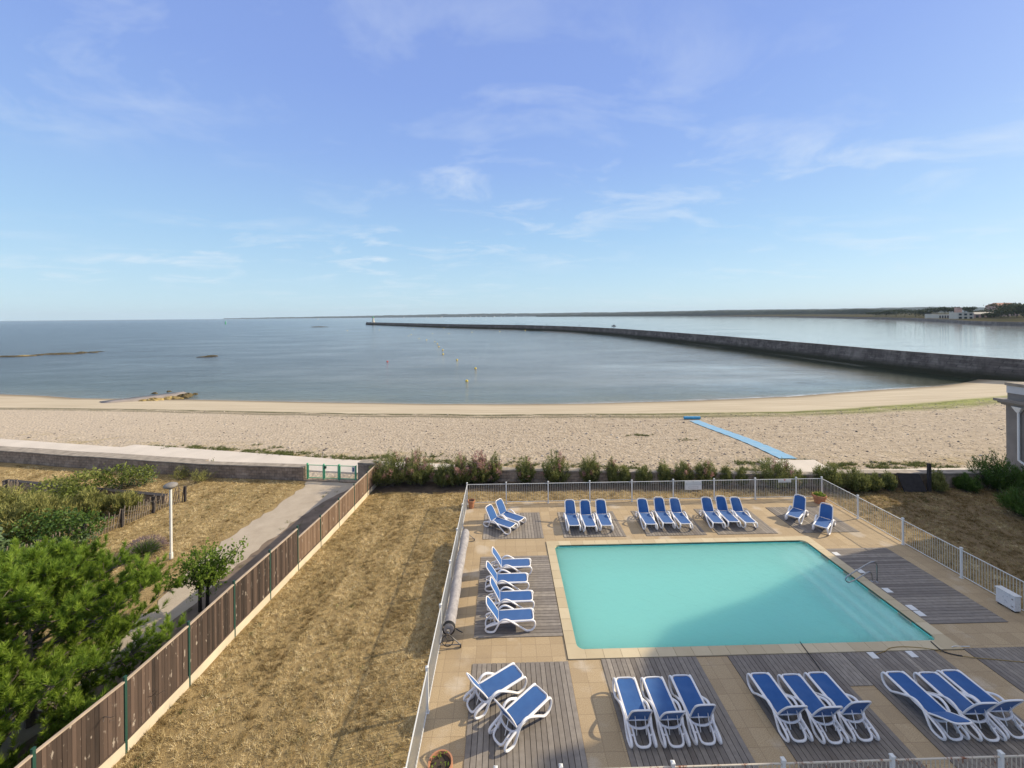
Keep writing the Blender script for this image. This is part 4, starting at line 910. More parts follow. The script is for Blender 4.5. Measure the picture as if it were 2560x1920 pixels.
# ------------------------------------------------------------------ swimming pool
IX0, IX1, IY0, IY1 = 2.40, 14.87, 13.85, 20.17
def pool():
    e = empty("swimming_pool", (8.63, 17.0, 0), 0, "rectangular turquoise swimming pool with beige stone coping and wide steps on the right", "pool"); inv = Matrix.Translation((-8.63, -17.0, 0))
    def ch(b, n, m, par=e):
        o = b.build(n, m, par); o.matrix_parent_inverse = inv; return o
    zf = -1.05; b = MB()
    b.add([(IX0, IY0, zf), (IX1, IY0, zf), (IX1, IY1, zf), (IX0, IY1, zf), (IX0, IY0, .0), (IX1, IY0, .0), (IX1, IY1, .0), (IX0, IY1, .0)], [(0, 1, 2, 3), (0, 4, 5, 1), (1, 5, 6, 2), (2, 6, 7, 3), (3, 7, 4, 0)])
    ch(b, "basin", M['liner'])
    for k, (xa, xb, z) in enumerate([(14.25, 14.868, -.20), (13.85, 14.247, -.38), (13.45, 13.847, -.58)]):
        ch(MB().box(xa, xb, IY0 + .002, IY1 - .002, zf + .002, z), "step", M['liner_pale'])
        ch(MB().box(xa, xa + .14, IY0 + .004, IY1 - .004, z + .002, z + .012), "step_edge", M['whitepaint'])
    b = MB(); b.add([(IX0 + .001, IY0 + .001, -.085), (IX1 - .001, IY0 + .001, -.085), (IX1 - .001, IY1 - .001, -.085), (IX0 + .001, IY1 - .001, -.085)], [(0, 1, 2, 3)])
    ch(b, "pool_water", M['poolwater'])
    b = MB(); rr = random.Random(4); rad = .24; z0, z1 = -.05, .035
    cs = [(OX0, OY0, IX0, IY0, 1, 1), (OX1, OY0, IX1, IY0, -1, 1), (OX1, OY1, IX1, IY1, -1, -1), (OX0, OY1, IX0, IY1, 1, -1)]
    for (ox, oy, ix, iy, sx, sy) in cs:
        c = (ix + sx * rad, iy + sy * rad); poly = [(ox, oy), (c[0], oy), (c[0], iy)]
        for k in range(1, 8): a = math.pi / 2 * k / 8; poly.append((c[0] - sx * rad * math.sin(a), c[1] - sy * rad * math.cos(a)))
        poly += [(ix, c[1]), (ox, c[1])]
        if sx * sy < 0: poly = poly[::-1]
        b.tone = rr.random(); b.prism(poly, z0, z1)
    def run(x0, x1, y0, y1, ax):
        L = (x1 - x0) if ax == 0 else (y1 - y0); n = int(round(L / .6)); s_ = L / n
        for k in range(n):
            b.tone = rr.random(); g = .005
            if ax == 0: b.box(x0 + k * s_ + g, x0 + (k + 1) * s_ - g, y0, y1, z0, z1)
            else: b.box(x0, x1, y0 + k * s_ + g, y0 + (k + 1) * s_ - g, z0, z1)
    run(IX0 + rad, IX1 - rad, OY0, IY0, 0); run(IX0 + rad, IX1 - rad, IY1, OY1, 0); run(OX0, IX0, IY0 + rad, IY1 - rad, 1); run(IX1, OX1, IY0 + rad, IY1 - rad, 1)
    ch(b, "coping", M['coping'])
    for y0, y1 in ((18.69, 19.06), (17.42, 17.79), (16.07, 16.54), (14.82, 15.28)):
        b = MB(); b.box(IX1 - .012, IX1 - .003, y0, y1, -.28, -.055); o = ch(b, "skimmer", M['greenmetal'])
        b = MB(); b.box(IX1 - .03, IX1 - .0125, y0 - .03, y0, -.30, -.052); b.box(IX1 - .03, IX1 - .0125, y1, y1 + .03, -.30, -.052); b.box(IX1 - .03, IX1 - .0125, y0, y1, -.075, -.0525); o2 = ch(b, "frame", M['plinth'], o); o2.matrix_parent_inverse = Matrix()
pool()
b = MB(); b.box(OX0 - .012, OX1 + .012, OY0 - .012, OY0 - .001, -.2, .006); b.box(OX0 - .012, OX0 - .001, OY0 - .001, OY1, -.2, .006)
tag(b.build("expansion_joint", M['joint']), kind='structure')

# ------------------------------------------------------------------ weathered wooden decks let into the paving
def deck(x0, x1, y0, y1, ax, label, dull=.5, seed=1):
    b = MB(); rr = random.Random(seed); W = (x1 - x0) if ax else (y1 - y0); n = int(round(W / .155)); s_ = W / n
    for k in range(n):
        b.tone = min(1, max(0, rr.gauss(dull, .2)))
        j = rr.uniform(.35, .65)
        if ax: b.box(x0 + k * s_ + .008, x0 + (k + 1) * s_ - .008, y0, y1, .004, .022 + rr.uniform(-.001, .001))
        else: b.box(x0, x1, y0 + k * s_ + .008, y0 + (k + 1) * s_ - .008, .004, .022 + rr.uniform(-.001, .001))
    e = empty("wooden_deck", (x0, y0, 0), 0, label, "deck", "weathered wooden decks around the pool"); inv = Matrix.Translation((-x0, -y0, 0))
    o = b.build("boards", M['deck'], e); o.matrix_parent_inverse = inv
    o = MB().box(x0 + .002, x1 - .002, y0 + .002, y1 - .002, .001, .0038).build("underlay", M['joint'], e); o.matrix_parent_inverse = inv
deck(-1.15, 1.97, 20.87, 23.6, 1, "grey wooden deck at the back left corner under two angled loungers", .6, 1)
deck(2.99, 6.18, 20.87, 23.58, 1, "grey wooden deck under the left group of three loungers along the back fence", .5, 2)
deck(7.23, 10.33, 20.87, 23.58, 1, "grey wooden deck under the middle group of three back loungers, below the white notice", .4, 3)
deck(10.92, 14.02, 20.87, 23.66, 1, "grey wooden deck under the right group of three loungers along the back fence", .5, 4)
deck(15.16, 18.28, 20.87, 23.68, 1, "grey wooden deck at the back right corner under the pair of upright loungers", .45, 5)
deck(-1.14, 2.00, 14.47, 19.35, 0, "large grey wooden deck left of the pool under the row of four loungers", .5, 6)
deck(-1.10, 2.02, 9.3, 13.40, 1, "grey wooden deck at the lower left under two skewed loungers", .45, 7)
deck(3.1, 6.25, 9.3, 13.45, 1, "grey wooden deck in front of the pool under the left group of three near loungers", .35, 8)
deck(7.29, 10.38, 9.3, 13.45, 1, "grey wooden deck in front of the pool under the middle group of three near loungers", .3, 9)
deck(10.39, 11.12, 12.25, 13.45, 1, "short browner strip of boards joining two decks at the pool's near edge", .8, 10)
deck(11.13, 14.27, 9.3, 13.45, 1, "grey wooden deck in front of the pool under the right group of three near loungers", .4, 11)
deck(15.31, 18.4, 9.3, 13.50, 1, "grey wooden deck at the lower right corner with no loungers on it", .35, 12)
deck(15.33, 18.26, 14.6, 19.42, 0, "large grey wooden deck right of the pool, half in shadow, by the handrail", .35, 13)

# ------------------------------------------------------------------ sun loungers
def make_lounger():
    root = empty("sun_lounger")
    prof = [(1.20, .295, .362), (1.285, .30, .335), (1.315, .31, .25), (1.285, .32, .14), (1.19, .33, .055), (1.06, .335, .035), (.96, .34, .06), (.78, .35, .19), (.55, .358, .335), (.40, .362, .425), (.27, .362, .47), (.15, .358, .455), (.055, .35, .385), (-.02, .345, .27), (-.10, .34, .12), (-.17, .335, .045), (-.29, .33, .032), (-.41, .325, .055), (-.465, .32, .125), (-.42, .315, .205), (-.27, .31, .255), (-.06, .303, .305), (.15, .297, .335), (.6, .295, .348), (1.0, .295, .358)]
    for sgn in (1, -1):
        b = MB(); b.tube(smooth_path([(x, y * sgn, z) for x, y, z in prof], 3, True), .031, 8, True, flat=1.25, side=(0, 1, 0)); b.build("side_frame", M['resin'], root, True)
    # seat sling with a white border
    def sling(W0, W1, L, n=12, k=7, sag=.012, corner=.09, crv=0.0):
        V = []; F = []
        for i in range(n + 1):
            t = i / n; x = L * t; w = W0 + (W1 - W0) * t
            dd = L - x
            if dd < corner: w -= corner - math.sqrt(max(0, corner ** 2 - (corner - dd) ** 2))
            for j in range(k):
                u = j / (k - 1) * 2 - 1; V.append((x, u * w, -sag * (1 - u * u) + crv * (t - .5) ** 2))
        F = [(i * k + j, i * k + j + 1, (i + 1) * k + j + 1, (i + 1) * k + j) for i in range(n) for j in range(k - 1)]; m_ = len(V)
        V2 = [(x, y, z - .012) for x, y, z in V]; F2 = [tuple(m_ + q for q in reversed(f)) for f in F]
        return V + V2, F + F2
    V, F = sling(.265, .265, 1.235, 16)
    s_ = MB().add([(x, y, z + .358 + .012 * x) for x, y, z in V], F).build("seat", M['fabric'], root, True)
    b = MB(); ol = [(0, .28), (.4, .28), (.8, .28), (1.12, .28), (1.22, .255), (1.262, .19), (1.27, .0)]
    path = ol + [(x, -y) for x, y in ol[-2::-1]]
    b.tube(smooth_path([(x, y, .352 + .012 * x) for x, y in path], 3), .022, 6); b.tube([(0.0, .28, .345), (0, 0, .338), (0, -.28, .345)], .018, 6)
    for x in (.35, .75, 1.1): b.tube([(x, .28, .338), (x, 0, .325), (x, -.28, .338)], .012, 5)
    b.build("seat_frame", M['resin'], s_, True)
    # backrest, in its own tilted frame (origin at the hinge)
    bk = empty("backrest"); bk.parent = root; bk.location = (0.0, 0, .365); 
    V, F = sling(.262, .245, .70, 14, 7, .012, .12, .06)
    fab = MB().add([(x, y, z) for x, y, z in V], F).build("back_sling", M['fabric'], bk, True)
    ol = [(-.02, .285), (.25, .282), (.5, .272), (.62, .262), (.70, .225), (.735, .15), (.74, 0)]; path = ol + [(x, -y) for x, y in ol[-2::-1]]
    b = MB(); b.tube(smooth_path([(x, y, .06 * (x / .7 - .5) ** 2 - .004) for x, y in path], 3), .0225, 6)
    b.build("back_frame", M['resin'], bk, True)
    b = MB(); b.tube(smooth_path([(-.02, .31, .32), (-.10, .24, .285), (-.14, .1, .265), (-.145, 0, .26), (-.14, -.1, .265), (-.10, -.24, .285), (-.02, -.31, .32)], 3), .030, 7)
    b.tube(smooth_path([(-.12, .20, .27), (-.28, .20, .22), (-.41, .185, .14), (-.455, .12, .10), (-.465, 0, .09), (-.455, -.12, .10), (-.41, -.185, .14), (-.28, -.20, .22), (-.12, -.20, .27)], 3), .030, 7)
    b.tube([(-.28, .31, .25), (-.30, .2, .215)], .02, 6); b.tube([(-.28, -.31, .25), (-.30, -.2, .215)], .02, 6)
    b.build("rear_brace", M['resin'], root, True)
    for yy in (.13, -.13): MB().tube([(-.16, yy, .60), (-.30, yy, .235)], .012, 5).build("prop_strut", M['resin'], root, True)
    return root
LG = [
 ("A", 3.54, 11.05, 90, 0, "left near group, left lounger seen from behind, shadow across its seat"),
 ("A", 4.40, 11.04, 91, 0, "left near group, middle lounger of three seen from behind"),
 ("A", 5.25, 11.08, 90, 0, "left near group, right lounger of three seen from behind"),
 ("B", 7.66, 11.08, 90.5, 0, "middle near group, left lounger of three seen from behind"),
 ("B", 8.56, 11.01, 90.5, 0, "middle near group, centre lounger of three seen from behind"),
 ("B", 9.40, 11.05, 90.5, 0, "middle near group, right lounger of three seen from behind"),
 ("C", 11.76, 11.0, 90.5, 1, "right near group, left lounger, backrest lowered almost flat"),
 ("C", 12.69, 10.95, 89, 0, "right near group, middle lounger of three seen from behind"),
 ("C", 13.46, 11.0, 90, 0, "right near group, right lounger cut by the photo's edge"),
 ("D", -.68, 12.01, 33, 0, "skewed lounger on the lower left deck, farther of the two"),
 ("D", .08, 11.14, 41.4, 0, "skewed lounger on the lower left deck, nearer of the two"),
 ("E", -.18, 18.21, -.6, 0, "row of four left of the pool, farthest lounger"),
 ("E", -.37, 17.17, -.7, 0, "row of four left of the pool, second farthest lounger"),
 ("E", -.24, 16.05, -.3, 0, "row of four left of the pool, second nearest lounger"),
 ("E", -.28, 15.01, 1.5, 0, "row of four left of the pool, nearest lounger"),
 ("F", -.60, 22.17, -37, 0, "angled lounger on the back left deck, nearer of the two"),
 ("F", -.10, 22.83, -39, 0, "angled lounger on the back left deck, the one closer to the fence"),
 ("G", 3.60, 22.58, -90.5, 0, "left back group facing the pool, left lounger of three"),
 ("G", 4.42, 22.47, -90.3, 0, "left back group facing the pool, middle lounger of three"),
 ("G", 5.30, 22.52, -91.5, 0, "left back group facing the pool, right lounger of three"),
 ("H", 7.65, 22.56, -92.5, 0, "middle back group below the white notice, left lounger"),
 ("H", 8.60, 22.64, -92.5, 0, "middle back group below the white notice, centre lounger"),
 ("H", 9.46, 22.54, -91.6, 0, "middle back group below the white notice, right lounger"),
 ("I", 11.26, 22.56, -95, 0, "right back group facing the pool, left lounger of three"),
 ("I", 12.10, 22.65, -94, 0, "right back group facing the pool, middle lounger of three"),
 ("I", 12.89, 22.52, -92.5, 0, "right back group facing the pool, right lounger of three"),
 ("J", 16.40, 22.66, -139, 2, "upright lounger on the back right deck, left of the pair"),
 ("J", 17.06, 21.58, -138.4, 2, "upright lounger on the back right deck, right of the pair"),
]
GN = {"A": "near loungers in front of the pool", "B": "near loungers in front of the pool", "C": "near loungers in front of the pool", "D": "skewed pair of loungers at the lower left", "E": "row of four loungers left of the pool", "F": "angled pair of loungers at the back left", "G": "loungers along the back fence", "H": "loungers along the back fence", "I": "loungers along the back fence", "J": "upright pair of loungers at the back right"}
proto = make_lounger(); BTILT = {0: 122, 1: 152, 2: 112}
for i, (g, x, y, a, v, lb) in enumerate(LG):
    o = proto if i == 0 else copy_tree(proto)
    o.location = (x, y, .023); o.rotation_euler = (0, 0, R(a)); tag(o, "blue and white, " + lb, "sun lounger", GN[g])
    for c in o.children:
        if c.name.startswith("backrest"): c.rotation_euler = (0, -R(BTILT[v] + (4 * math.sin(i * 2.3) if v == 0 else 0)), 0)
        if c.name.startswith("prop_strut") and v == 1: c.rotation_euler = (0, R(-16), 0)

# ------------------------------------------------------------------ pool cover reel
def reel():
    x, y0, y1, z = -1.98, 13.98, 20.9, .52
    e = empty("cover_reel", (x, y0, 0), 0, "long grey rolled-up pool cover on a wheeled reel beside the left fence", "pool cover")
    L = y1 - y0; b = MB(); rr = random.Random(3); pts = []; rad = []
    for i in range(60):
        t = i / 59; pts.append((.012 * math.sin(t * 9), .25 + t * (L - .55), .015 * math.sin(t * 14 + 1))); rad.append((.195 + .010 * math.sin(t * 23) + rr.uniform(-.006, .006)) * (1 if .02 < t < .985 else .9))
    b.tube(pts, .2, 22, rr=rad, M=Matrix.Translation((0, 0, z))); b.build("cover_roll", M['cover'], e, True, angle=50)
    b = MB(); b.tube([(0, .02, z), (0, L - .05, z)], .055, 12); b.build("axle", M['steel'], e, True, angle=40)
    b = MB()
    for k in range(4): b.tube([(.21 * math.cos(a * math.pi / 8), .27 + k * .035, z + .21 * math.sin(a * math.pi / 8)) for a in range(16)], .012, 5, True)
    b.build("strap", M['black'], e, True)
    for yy in (.12, L - .14):
        b = MB(); b.tube([(-.30, yy, .10), (0, yy, z - .05), (.42, yy, .10)], .022, 7); b.tube([(-.30, yy, .10), (.42, yy, .10)], .018, 6); b.tube([(0, yy, z - .08), (0, yy, z + .08)], .05, 8); st = b.build("stand", M['lampgrey'], e, True, angle=40)
        for xx in (-.30, .42): MB().tube([(xx - .022, yy, .062), (xx + .022, yy, .062)], .06, 12).build("caster", M['black'], st, True, angle=40)
    b = MB(); b.tube([(.19 * math.cos(a * math.pi / 10), -.02, z - .17 + .19 * math.sin(a * math.pi / 10)) for a in range(20)], .016, 6, True)
    for k in range(3): a = k * math.pi / 1.5; b.tube([(0, -.02, z - .17), (.19 * math.cos(a), -.02, z - .17 + .19 * math.sin(a))], .011, 5)
    b.build("hand_wheel", M['black'], e, True, angle=40)
    b = MB(); b.tube([(.20, .55, .33), (.33, .52, .26), (.46, .47, .24)], .018, 6); b.build("loose_strap", M['black'], e)
reel()
# handrail
b = MB()
b.tube(smooth_path([(15.56, 16.94, .03), (15.56, 16.94, .5), (15.55, 16.94, .74), (15.48, 16.94, .84), (15.36, 16.94, .86), (15.22, 16.94, .82), (14.75, 16.94, .56), (14.36, 16.94, .33), (14.24, 16.94, .22), (14.22, 16.94, .12), (14.30, 16.94, .04), (14.42, 16.94, .05), (14.7, 16.94, .17), (15.05, 16.95, .36), (15.2, 16.96, .42), (15.30, 16.97, .40), (15.37, 16.98, .30), (15.38, 16.98, .15), (15.38, 16.98, .04)], 4), .024, 10)
e = empty("pool_handrail", (15.5, 16.96, 0), 0, "bent stainless steel handrail reaching over the pool steps", "handrail"); inv = Matrix.Translation((-15.5, -16.96, 0))
o = b.build("rail", M['steel'], e, True, angle=40); o.matrix_parent_inverse = inv
for x, y in ((15.56, 16.94), (15.38, 16.98)):
    o = MB().lathe([(.055, .023), (.05, .036), (.03, .05)], 14, Matrix.Translation((x, y, 0))).build("foot_flange", M['steel'], e, True, angle=40); o.matrix_parent_inverse = inv
# box by the fence
e = empty("equipment_box", (19.15, 15.32, 0), 0, "speckled white equipment box standing on feet against the right fence", "cabinet")
MB().box(-.11, .12, -.30, .30, .07, .60).build("body", M['speck'], e); MB().box(-.13, .14, -.32, .32, .602, .64).build("lid", M['whitepaint'], e)
for yy in (-.22, .22): MB().box(-.09, .10, yy - .04, yy + .04, .001, .069).build("foot", M['black'], e)
for zz in (.2, .47): MB().box(-.118, -.1105, -.25, -.2, zz - .02, zz + .02).build("hinge", M['lampgrey'], e)
# white plates
for i, (x0, x1, y0, y1, lb) in enumerate([(15.36, 15.62, 18.84, 19.10, "white square plate at the pool edge, farthest one in the sun"), (15.36, 15.62, 17.54, 17.79, "white square plate at the pool edge, just behind the handrail"), (15.36, 15.62, 16.27, 16.54, "white square plate at the pool edge, alone in front of the handrail"), (15.36, 15.62, 15.28, 15.55, "white square plate at the pool edge, farther one of the touching pair"), (15.36, 15.62, 14.97, 15.24, "white square plate at the pool edge, nearer one of the touching pair"), (11.95, 12.17, 13.18, 13.43, "white plate on the near boards below the pool, left one"), (13.26, 13.48, 13.19, 13.44, "white plate on the near boards below the pool, right one")]):
    o = MB().prism([(x0, y0), (x1, y0), (x1, y1), (x0, y1)], .0225, .034).build("plate", M['whitepaint']); tag(o, lb, "plate", "white plates around the pool")
# terracotta pots
def pot(x, y, r, h, label, plant, square=False):
    e = empty("terracotta_pot", (x, y, .001), R(20), label, "plant pot", "terracotta pots on the terrace")
    n = 24
    MB().lathe([(r * .66, 0), (r * .86, h * .72), (r * .9, h * .74), (r * 1.0, h * .76), (r * 1.0, h), (r * .88, h), (r * .84, h * .86)], n, cap=False).add([(r * .66 * math.cos(k * 2 * math.pi / n), r * .66 * math.sin(k * 2 * math.pi / n), 0) for k in range(n)], [tuple(reversed(range(n)))]).build("pot", M['terracotta'], e, True, angle=35)
    MB().lathe([(.01, h * .84), (r * .845, h * .86)], n, cap=False).build("soil", M['soil'], e)
    if plant:
        r_ = np.random.default_rng(int(x * 10) + 50); P, T = blob_points(r_, [((.0, 0, h * 1.0), (r * .85, r * .85, .12)), ((.1, .05, h * 1.05), (r * .5, r * .5, .14))], plant); V, F = leaf_quads(P, .09, r_); np_mesh("plant", V, F, M['leaf'], e, np.repeat(T, 4))
pot(-1.98, 24.35, .215, .46, "empty terracotta pot at the back left corner of the terrace", 0)
pot(18.72, 24.15, .37, .50, "wide terracotta pot with low green plants at the back right corner", 330)
pot(-1.62, 10.02, .30, .50, "terracotta pot with a small green shoot, cut by the bottom of the photo", 25)
# hoses and cables
def cable(name, pts, r, mat, label):
    o = MB().tube(smooth_path([(x, y, z) for x, y, z in pts], 5), r, 6).build(name, mat, None, True); tag(o, label, "hose")
M['orange'] = simple("ochre_cable", (.30, .20, .06), .7)
cable("black_hose", [(10.06, 13.9, .05), (10.03, 13.7, .05), (10.0, 13.45, .05), (9.95, 13.0, .04), (9.9, 12.75, .04)], .016, M['black'], "short dark hose lying over the pool's near coping, left of the plates")
cable("black_hose", [(14.51, 13.78, .05), (14.46, 13.48, .05), (14.52, 13.38, .03), (14.62, 13.32, .02), (14.78, 13.25, .02), (14.95, 13.2, .02)], .018, M['black'], "dark hose coming over the coping at the pool's near right corner")
cable("ochre_cable", [(12.2, 13.35, .03), (12.6, 13.45, .034), (12.88, 13.56, .045), (13.33, 13.6, .045), (13.89, 13.54, .045), (14.42, 13.42, .035), (14.8, 13.26, .012), (15.2, 13.12, .03), (15.8, 13.02, .035), (16.62, 12.89, .035), (17.6, 12.8, .035)], .010, M['orange'], "long thin ochre cable trailing across the near right paving and deck")
cable("plastic_pipe", [(14.96, 13.53, .05), (15.1, 13.56, .05), (15.35, 13.58, .02), (15.63, 13.57, .02)], .012, M['whitepaint'], "thin pale plastic pipe at the pool's near right corner")

# ------------------------------------------------------------------ lamp post
e = empty("lamp_post", (-15.75, 19.75, 0), 0, "slim white lamp post with a flat mushroom hood on the dry grass", "street lamp")
MB().tube([(0, 0, -.02), (0, 0, 3.3)], .055, 14).build("pole", M['whitepaint'], e, True, angle=40)
MB().tube([(0, 0, 0), (0, 0, .28)], .075, 12).build("base", M['whitepaint'], e, True, angle=40)
MB().lathe([(.06, 3.28), (.20, 3.35), (.28, 3.42), (.27, 3.49), (.18, 3.55), (.02, 3.57)], 24).build("lamp_hood", M['lampgrey'], e, True, angle=60)

# ------------------------------------------------------------------ vegetation
def slivers(O, D, L, W, r):
    n = len(O); a = r.normal(size=(n, 3)); a -= D * (a * D).sum(1)[:, None]; a /= np.linalg.norm(a, axis=1)[:, None] + 1e-9
    V = np.stack([O - a * W[:, None] * .5, O + a * W[:, None] * .5, O + D * L[:, None]], 1).reshape(-1, 3)
    return V, np.arange(n * 3).reshape(n, 3)
def nrm(a): return a / (np.linalg.norm(a, axis=1)[:, None] + 1e-9)
def feather_bush(loc, w, h, label, seed, mat='tam', pink=0.0, n_st=46, per=60, dens=1.0, name="tamarisk_bush", cat="bush", group="tamarisk bushes in the hedge", leafL=.16, wd=.020):
    r = np.random.default_rng(seed); e = empty(name, loc, 0, label, cat, group)
    n_st = int(n_st * dens); O = []; D = []; T = []; st = MB(); PO = []; PD = []; PT = []
    for k in range(n_st):
        a = r.uniform(0, 2 * math.pi); q = math.sqrt(r.uniform(0, 1)); hx = h * (1 - .5 * q * q) * r.uniform(.55, 1.06)
        base = np.array([r.normal(0, w * .10), r.normal(0, w * .10), 0]); tip = np.array([w * .5 * q * math.cos(a), w * .5 * q * math.sin(a), hx])
        ctrl = (base + tip) * .5 + np.array([tip[0] * .25, tip[1] * .25, -hx * .05 * q]); m_ = int(per * r.uniform(.7, 1.2))
        t = r.uniform(.12, 1, m_) ** .8; P = ((1 - t) ** 2)[:, None] * base + (2 * t * (1 - t))[:, None] * ctrl + (t ** 2)[:, None] * tip
        tg = nrm((2 * (1 - t))[:, None] * (ctrl - base) + (2 * t)[:, None] * (tip - ctrl))
        P = P + r.normal(0, .035 * (1 + w * .3), (m_, 3)); d = nrm(tg * .9 + r.normal(0, .55, (m_, 3)) + np.array([0, 0, .35]))
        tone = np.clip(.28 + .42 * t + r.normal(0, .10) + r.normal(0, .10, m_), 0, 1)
        if pink and r.uniform() < pink * .55:
            sel = t > .72; PO.append(P[sel]); PD.append(d[sel]); PT.append(np.clip(tone[sel] + .1, 0, 1)); P, d, tone = P[~sel], d[~sel], tone[~sel]
        O.append(P); D.append(d); T.append(tone)
        if k % 3 == 0: st.tube([tuple(base), tuple((base + 2 * ctrl + tip) / 4), tuple(base * .2 + tip * .8)], .012, 4, rr=[.016, .010, .005])
    st.build("stem", M['bark'], e)
    O, D, T = np.concatenate(O), np.concatenate(D), np.concatenate(T); L = r.uniform(.6, 1.3, len(O)) * leafL
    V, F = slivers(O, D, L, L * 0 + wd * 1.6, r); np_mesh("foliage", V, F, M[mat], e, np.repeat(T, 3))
    if PO:
        O, D, T = np.concatenate(PO), np.concatenate(PD), np.concatenate(PT); O = np.repeat(O, 2, 0) + r.normal(0, .03, (len(O) * 2, 3)); D = np.repeat(D, 2, 0); T = np.repeat(T, 2); L = r.uniform(.5, 1.0, len(O)) * leafL * .9
        V, F = slivers(O, D, L, L * 0 + wd * 2.2, r); np_mesh("blossom", V, F, M['pink'], e, np.repeat(T, 3))
    return e
HB = [ # px of the base, width, height, pink, material, label
 ((-7.75, 28.0), 2.9, 2.3, .10, 'tam', "tall dense green tamarisk beside the stone gate pillar, first in the hedge"),
 ((-5.85, 28.0), 2.4, 2.4, .45, 'tam', "tall tamarisk with pink blossom, second from the gate pillar"),
 ((-4.0, 27.6), 1.5, 1.5, .05, 'tam', "low dark bush between the two pinkest tall tamarisks"),
 ((-3.0, 27.8), 2.0, 2.15, .25, 'tam', "green tamarisk with some pink tips, behind the empty lawn's back right"),
 ((-1.7, 27.8), 1.7, 2.2, .7, 'tam', "pinkest tamarisk bush, behind the corner post of the back fence"),
 ((-.65, 27.95), 1.0, 2.1, .10, 'tam', "narrow green bush just right of the pinkest tamarisk"),
 ((1.35, 27.85), 1.5, 1.85, .12, 'tam', "round bush behind the second panel of the back fence, against the wall"),
 ((3.45, 27.75), 1.9, 2.2, .15, 'tam', "wide bushy tamarisk behind the third panel of the back fence"),
 ((5.75, 27.55), 1.5, 2.05, .2, 'tam', "feathery bush where the pale promenade step shows behind the fence"),
 ((7.2, 27.45), .9, 1.75, .25, 'tam', "narrow bush behind the fourth panel of the back fence"),
 ((8.0, 27.4), .8, 1.3, .0, 'tam', "small sparse bush just right of the narrow one behind the fence"),
 ((9.3, 27.3), 1.2, 1.25, .05, 'tam', "sparse pale bush just left of the white notice board"),
 ((10.6, 27.2), .9, 1.65, .1, 'tam', "upright bush above the left end of the white notice board"),
 ((11.85, 27.1), 1.4, 1.65, .12, 'tam', "spreading bush above the right end of the white notice board"),
 ((13.3, 27.0), 1.5, 1.8, .4, 'tam', "pinkish bush behind the sixth panel of the back fence"),
 ((14.6, 26.95), .8, 1.3, .1, 'tam', "green bush right of the pinkish one behind the sixth fence panel"),
 ((15.6, 26.9), .8, 1.2, 0, 'tam', "smallest low bush behind the seventh panel of the back fence"),
 ((17.75, 26.75), 3.0, 1.85, .12, 'tam', "broad dark bush in front of the pale concrete landing"),
 ((19.3, 26.6), .9, 1.0, 0, 'tam', "low bush between the broad dark one and the fence corner"),
 ((20.9, 26.1), 1.8, 1.75, .03, 'tam', "leafy bush behind the back right corner of the pool fence"),
 ((22.35, 25.75), 1.6, 1.45, 0, 'tam', "leafy bush right of the fence corner, in front of the dark wall"),
 ((23.4, 25.7), 1.0, 1.2, 0, 'tam', "small upright bush right of the leafy pair against the dark wall"),
 ((24.45, 25.75), .75, 1.2, 0, 'tam', "little bush left of the black board leaning on the wall"),
 ((27.35, 25.45), .9, 1.4, 0, 'tamy', "thin yellow-green sapling right of the dark timber post"),
 ((29.3, 25.5), 1.3, 1.0, 0, 'dkgreen', "left shoulder of the big dark shrubbery by the right wall"),
 ((31.2, 25.6), 2.5, 2.4, 0, 'dkgreen', "biggest dark shrub against the wall near the grey house"),
 ((33.0, 25.3), 1.8, 1.6, 0, 'dkgreen', "dark shrub in front of the grey house's drainpipe"),
]
for i, (xy, w, h, pk, mt, lb) in enumerate(HB): feather_bush((*xy, -.02), w, h, lb, 300 + i, mt, pk, n_st=36 + int(30 * w), per=72, leafL=.17, wd=.022)
feather_bush((29.0, 21.9, -.02), 2.9, 1.7, "rounded green bush on the shaded lawn at the right edge of the photo", 360, 'dkgreen', 0, 150, 80, name="round_bush", group=None, leafL=.2)
# grass and weed tufts along the walls
def tuft(x, y, z, w, h, label, seed, mat='tamy'): feather_bush((x, y, z), w, h, label, seed, mat, 0, 26, 26, name="grass_tuft", cat="grass tuft", group="grass tufts by the stone wall", leafL=.22, wd=.014)
for i, (x, y, w, h, lb) in enumerate([(-23.0, 29.75, 1.6, .8, "grass tuft at the foot of the stone wall, left of the lamp"), (-21.0, 29.0, 1.7, .95, "grass tuft at the bend in the stone wall, right of the lamp"), (-29.6, 29.9, 1.2, .4, "low green tuft on the dry grass farther left of the wall bend"), (-30.8, 28.8, 2.2, .4, "flat green tuft on the dry grass behind the shrubs")]): tuft(x, y, -.02, w, h, lb, 400 + i)
e = feather_bush((-21.9, 31.2, 0), .9, .8, "wispy weed growing on the promenade side of the wall bend", 410, 'tam', 0, 16, 20, name="grass_tuft", cat="weed", group=None)

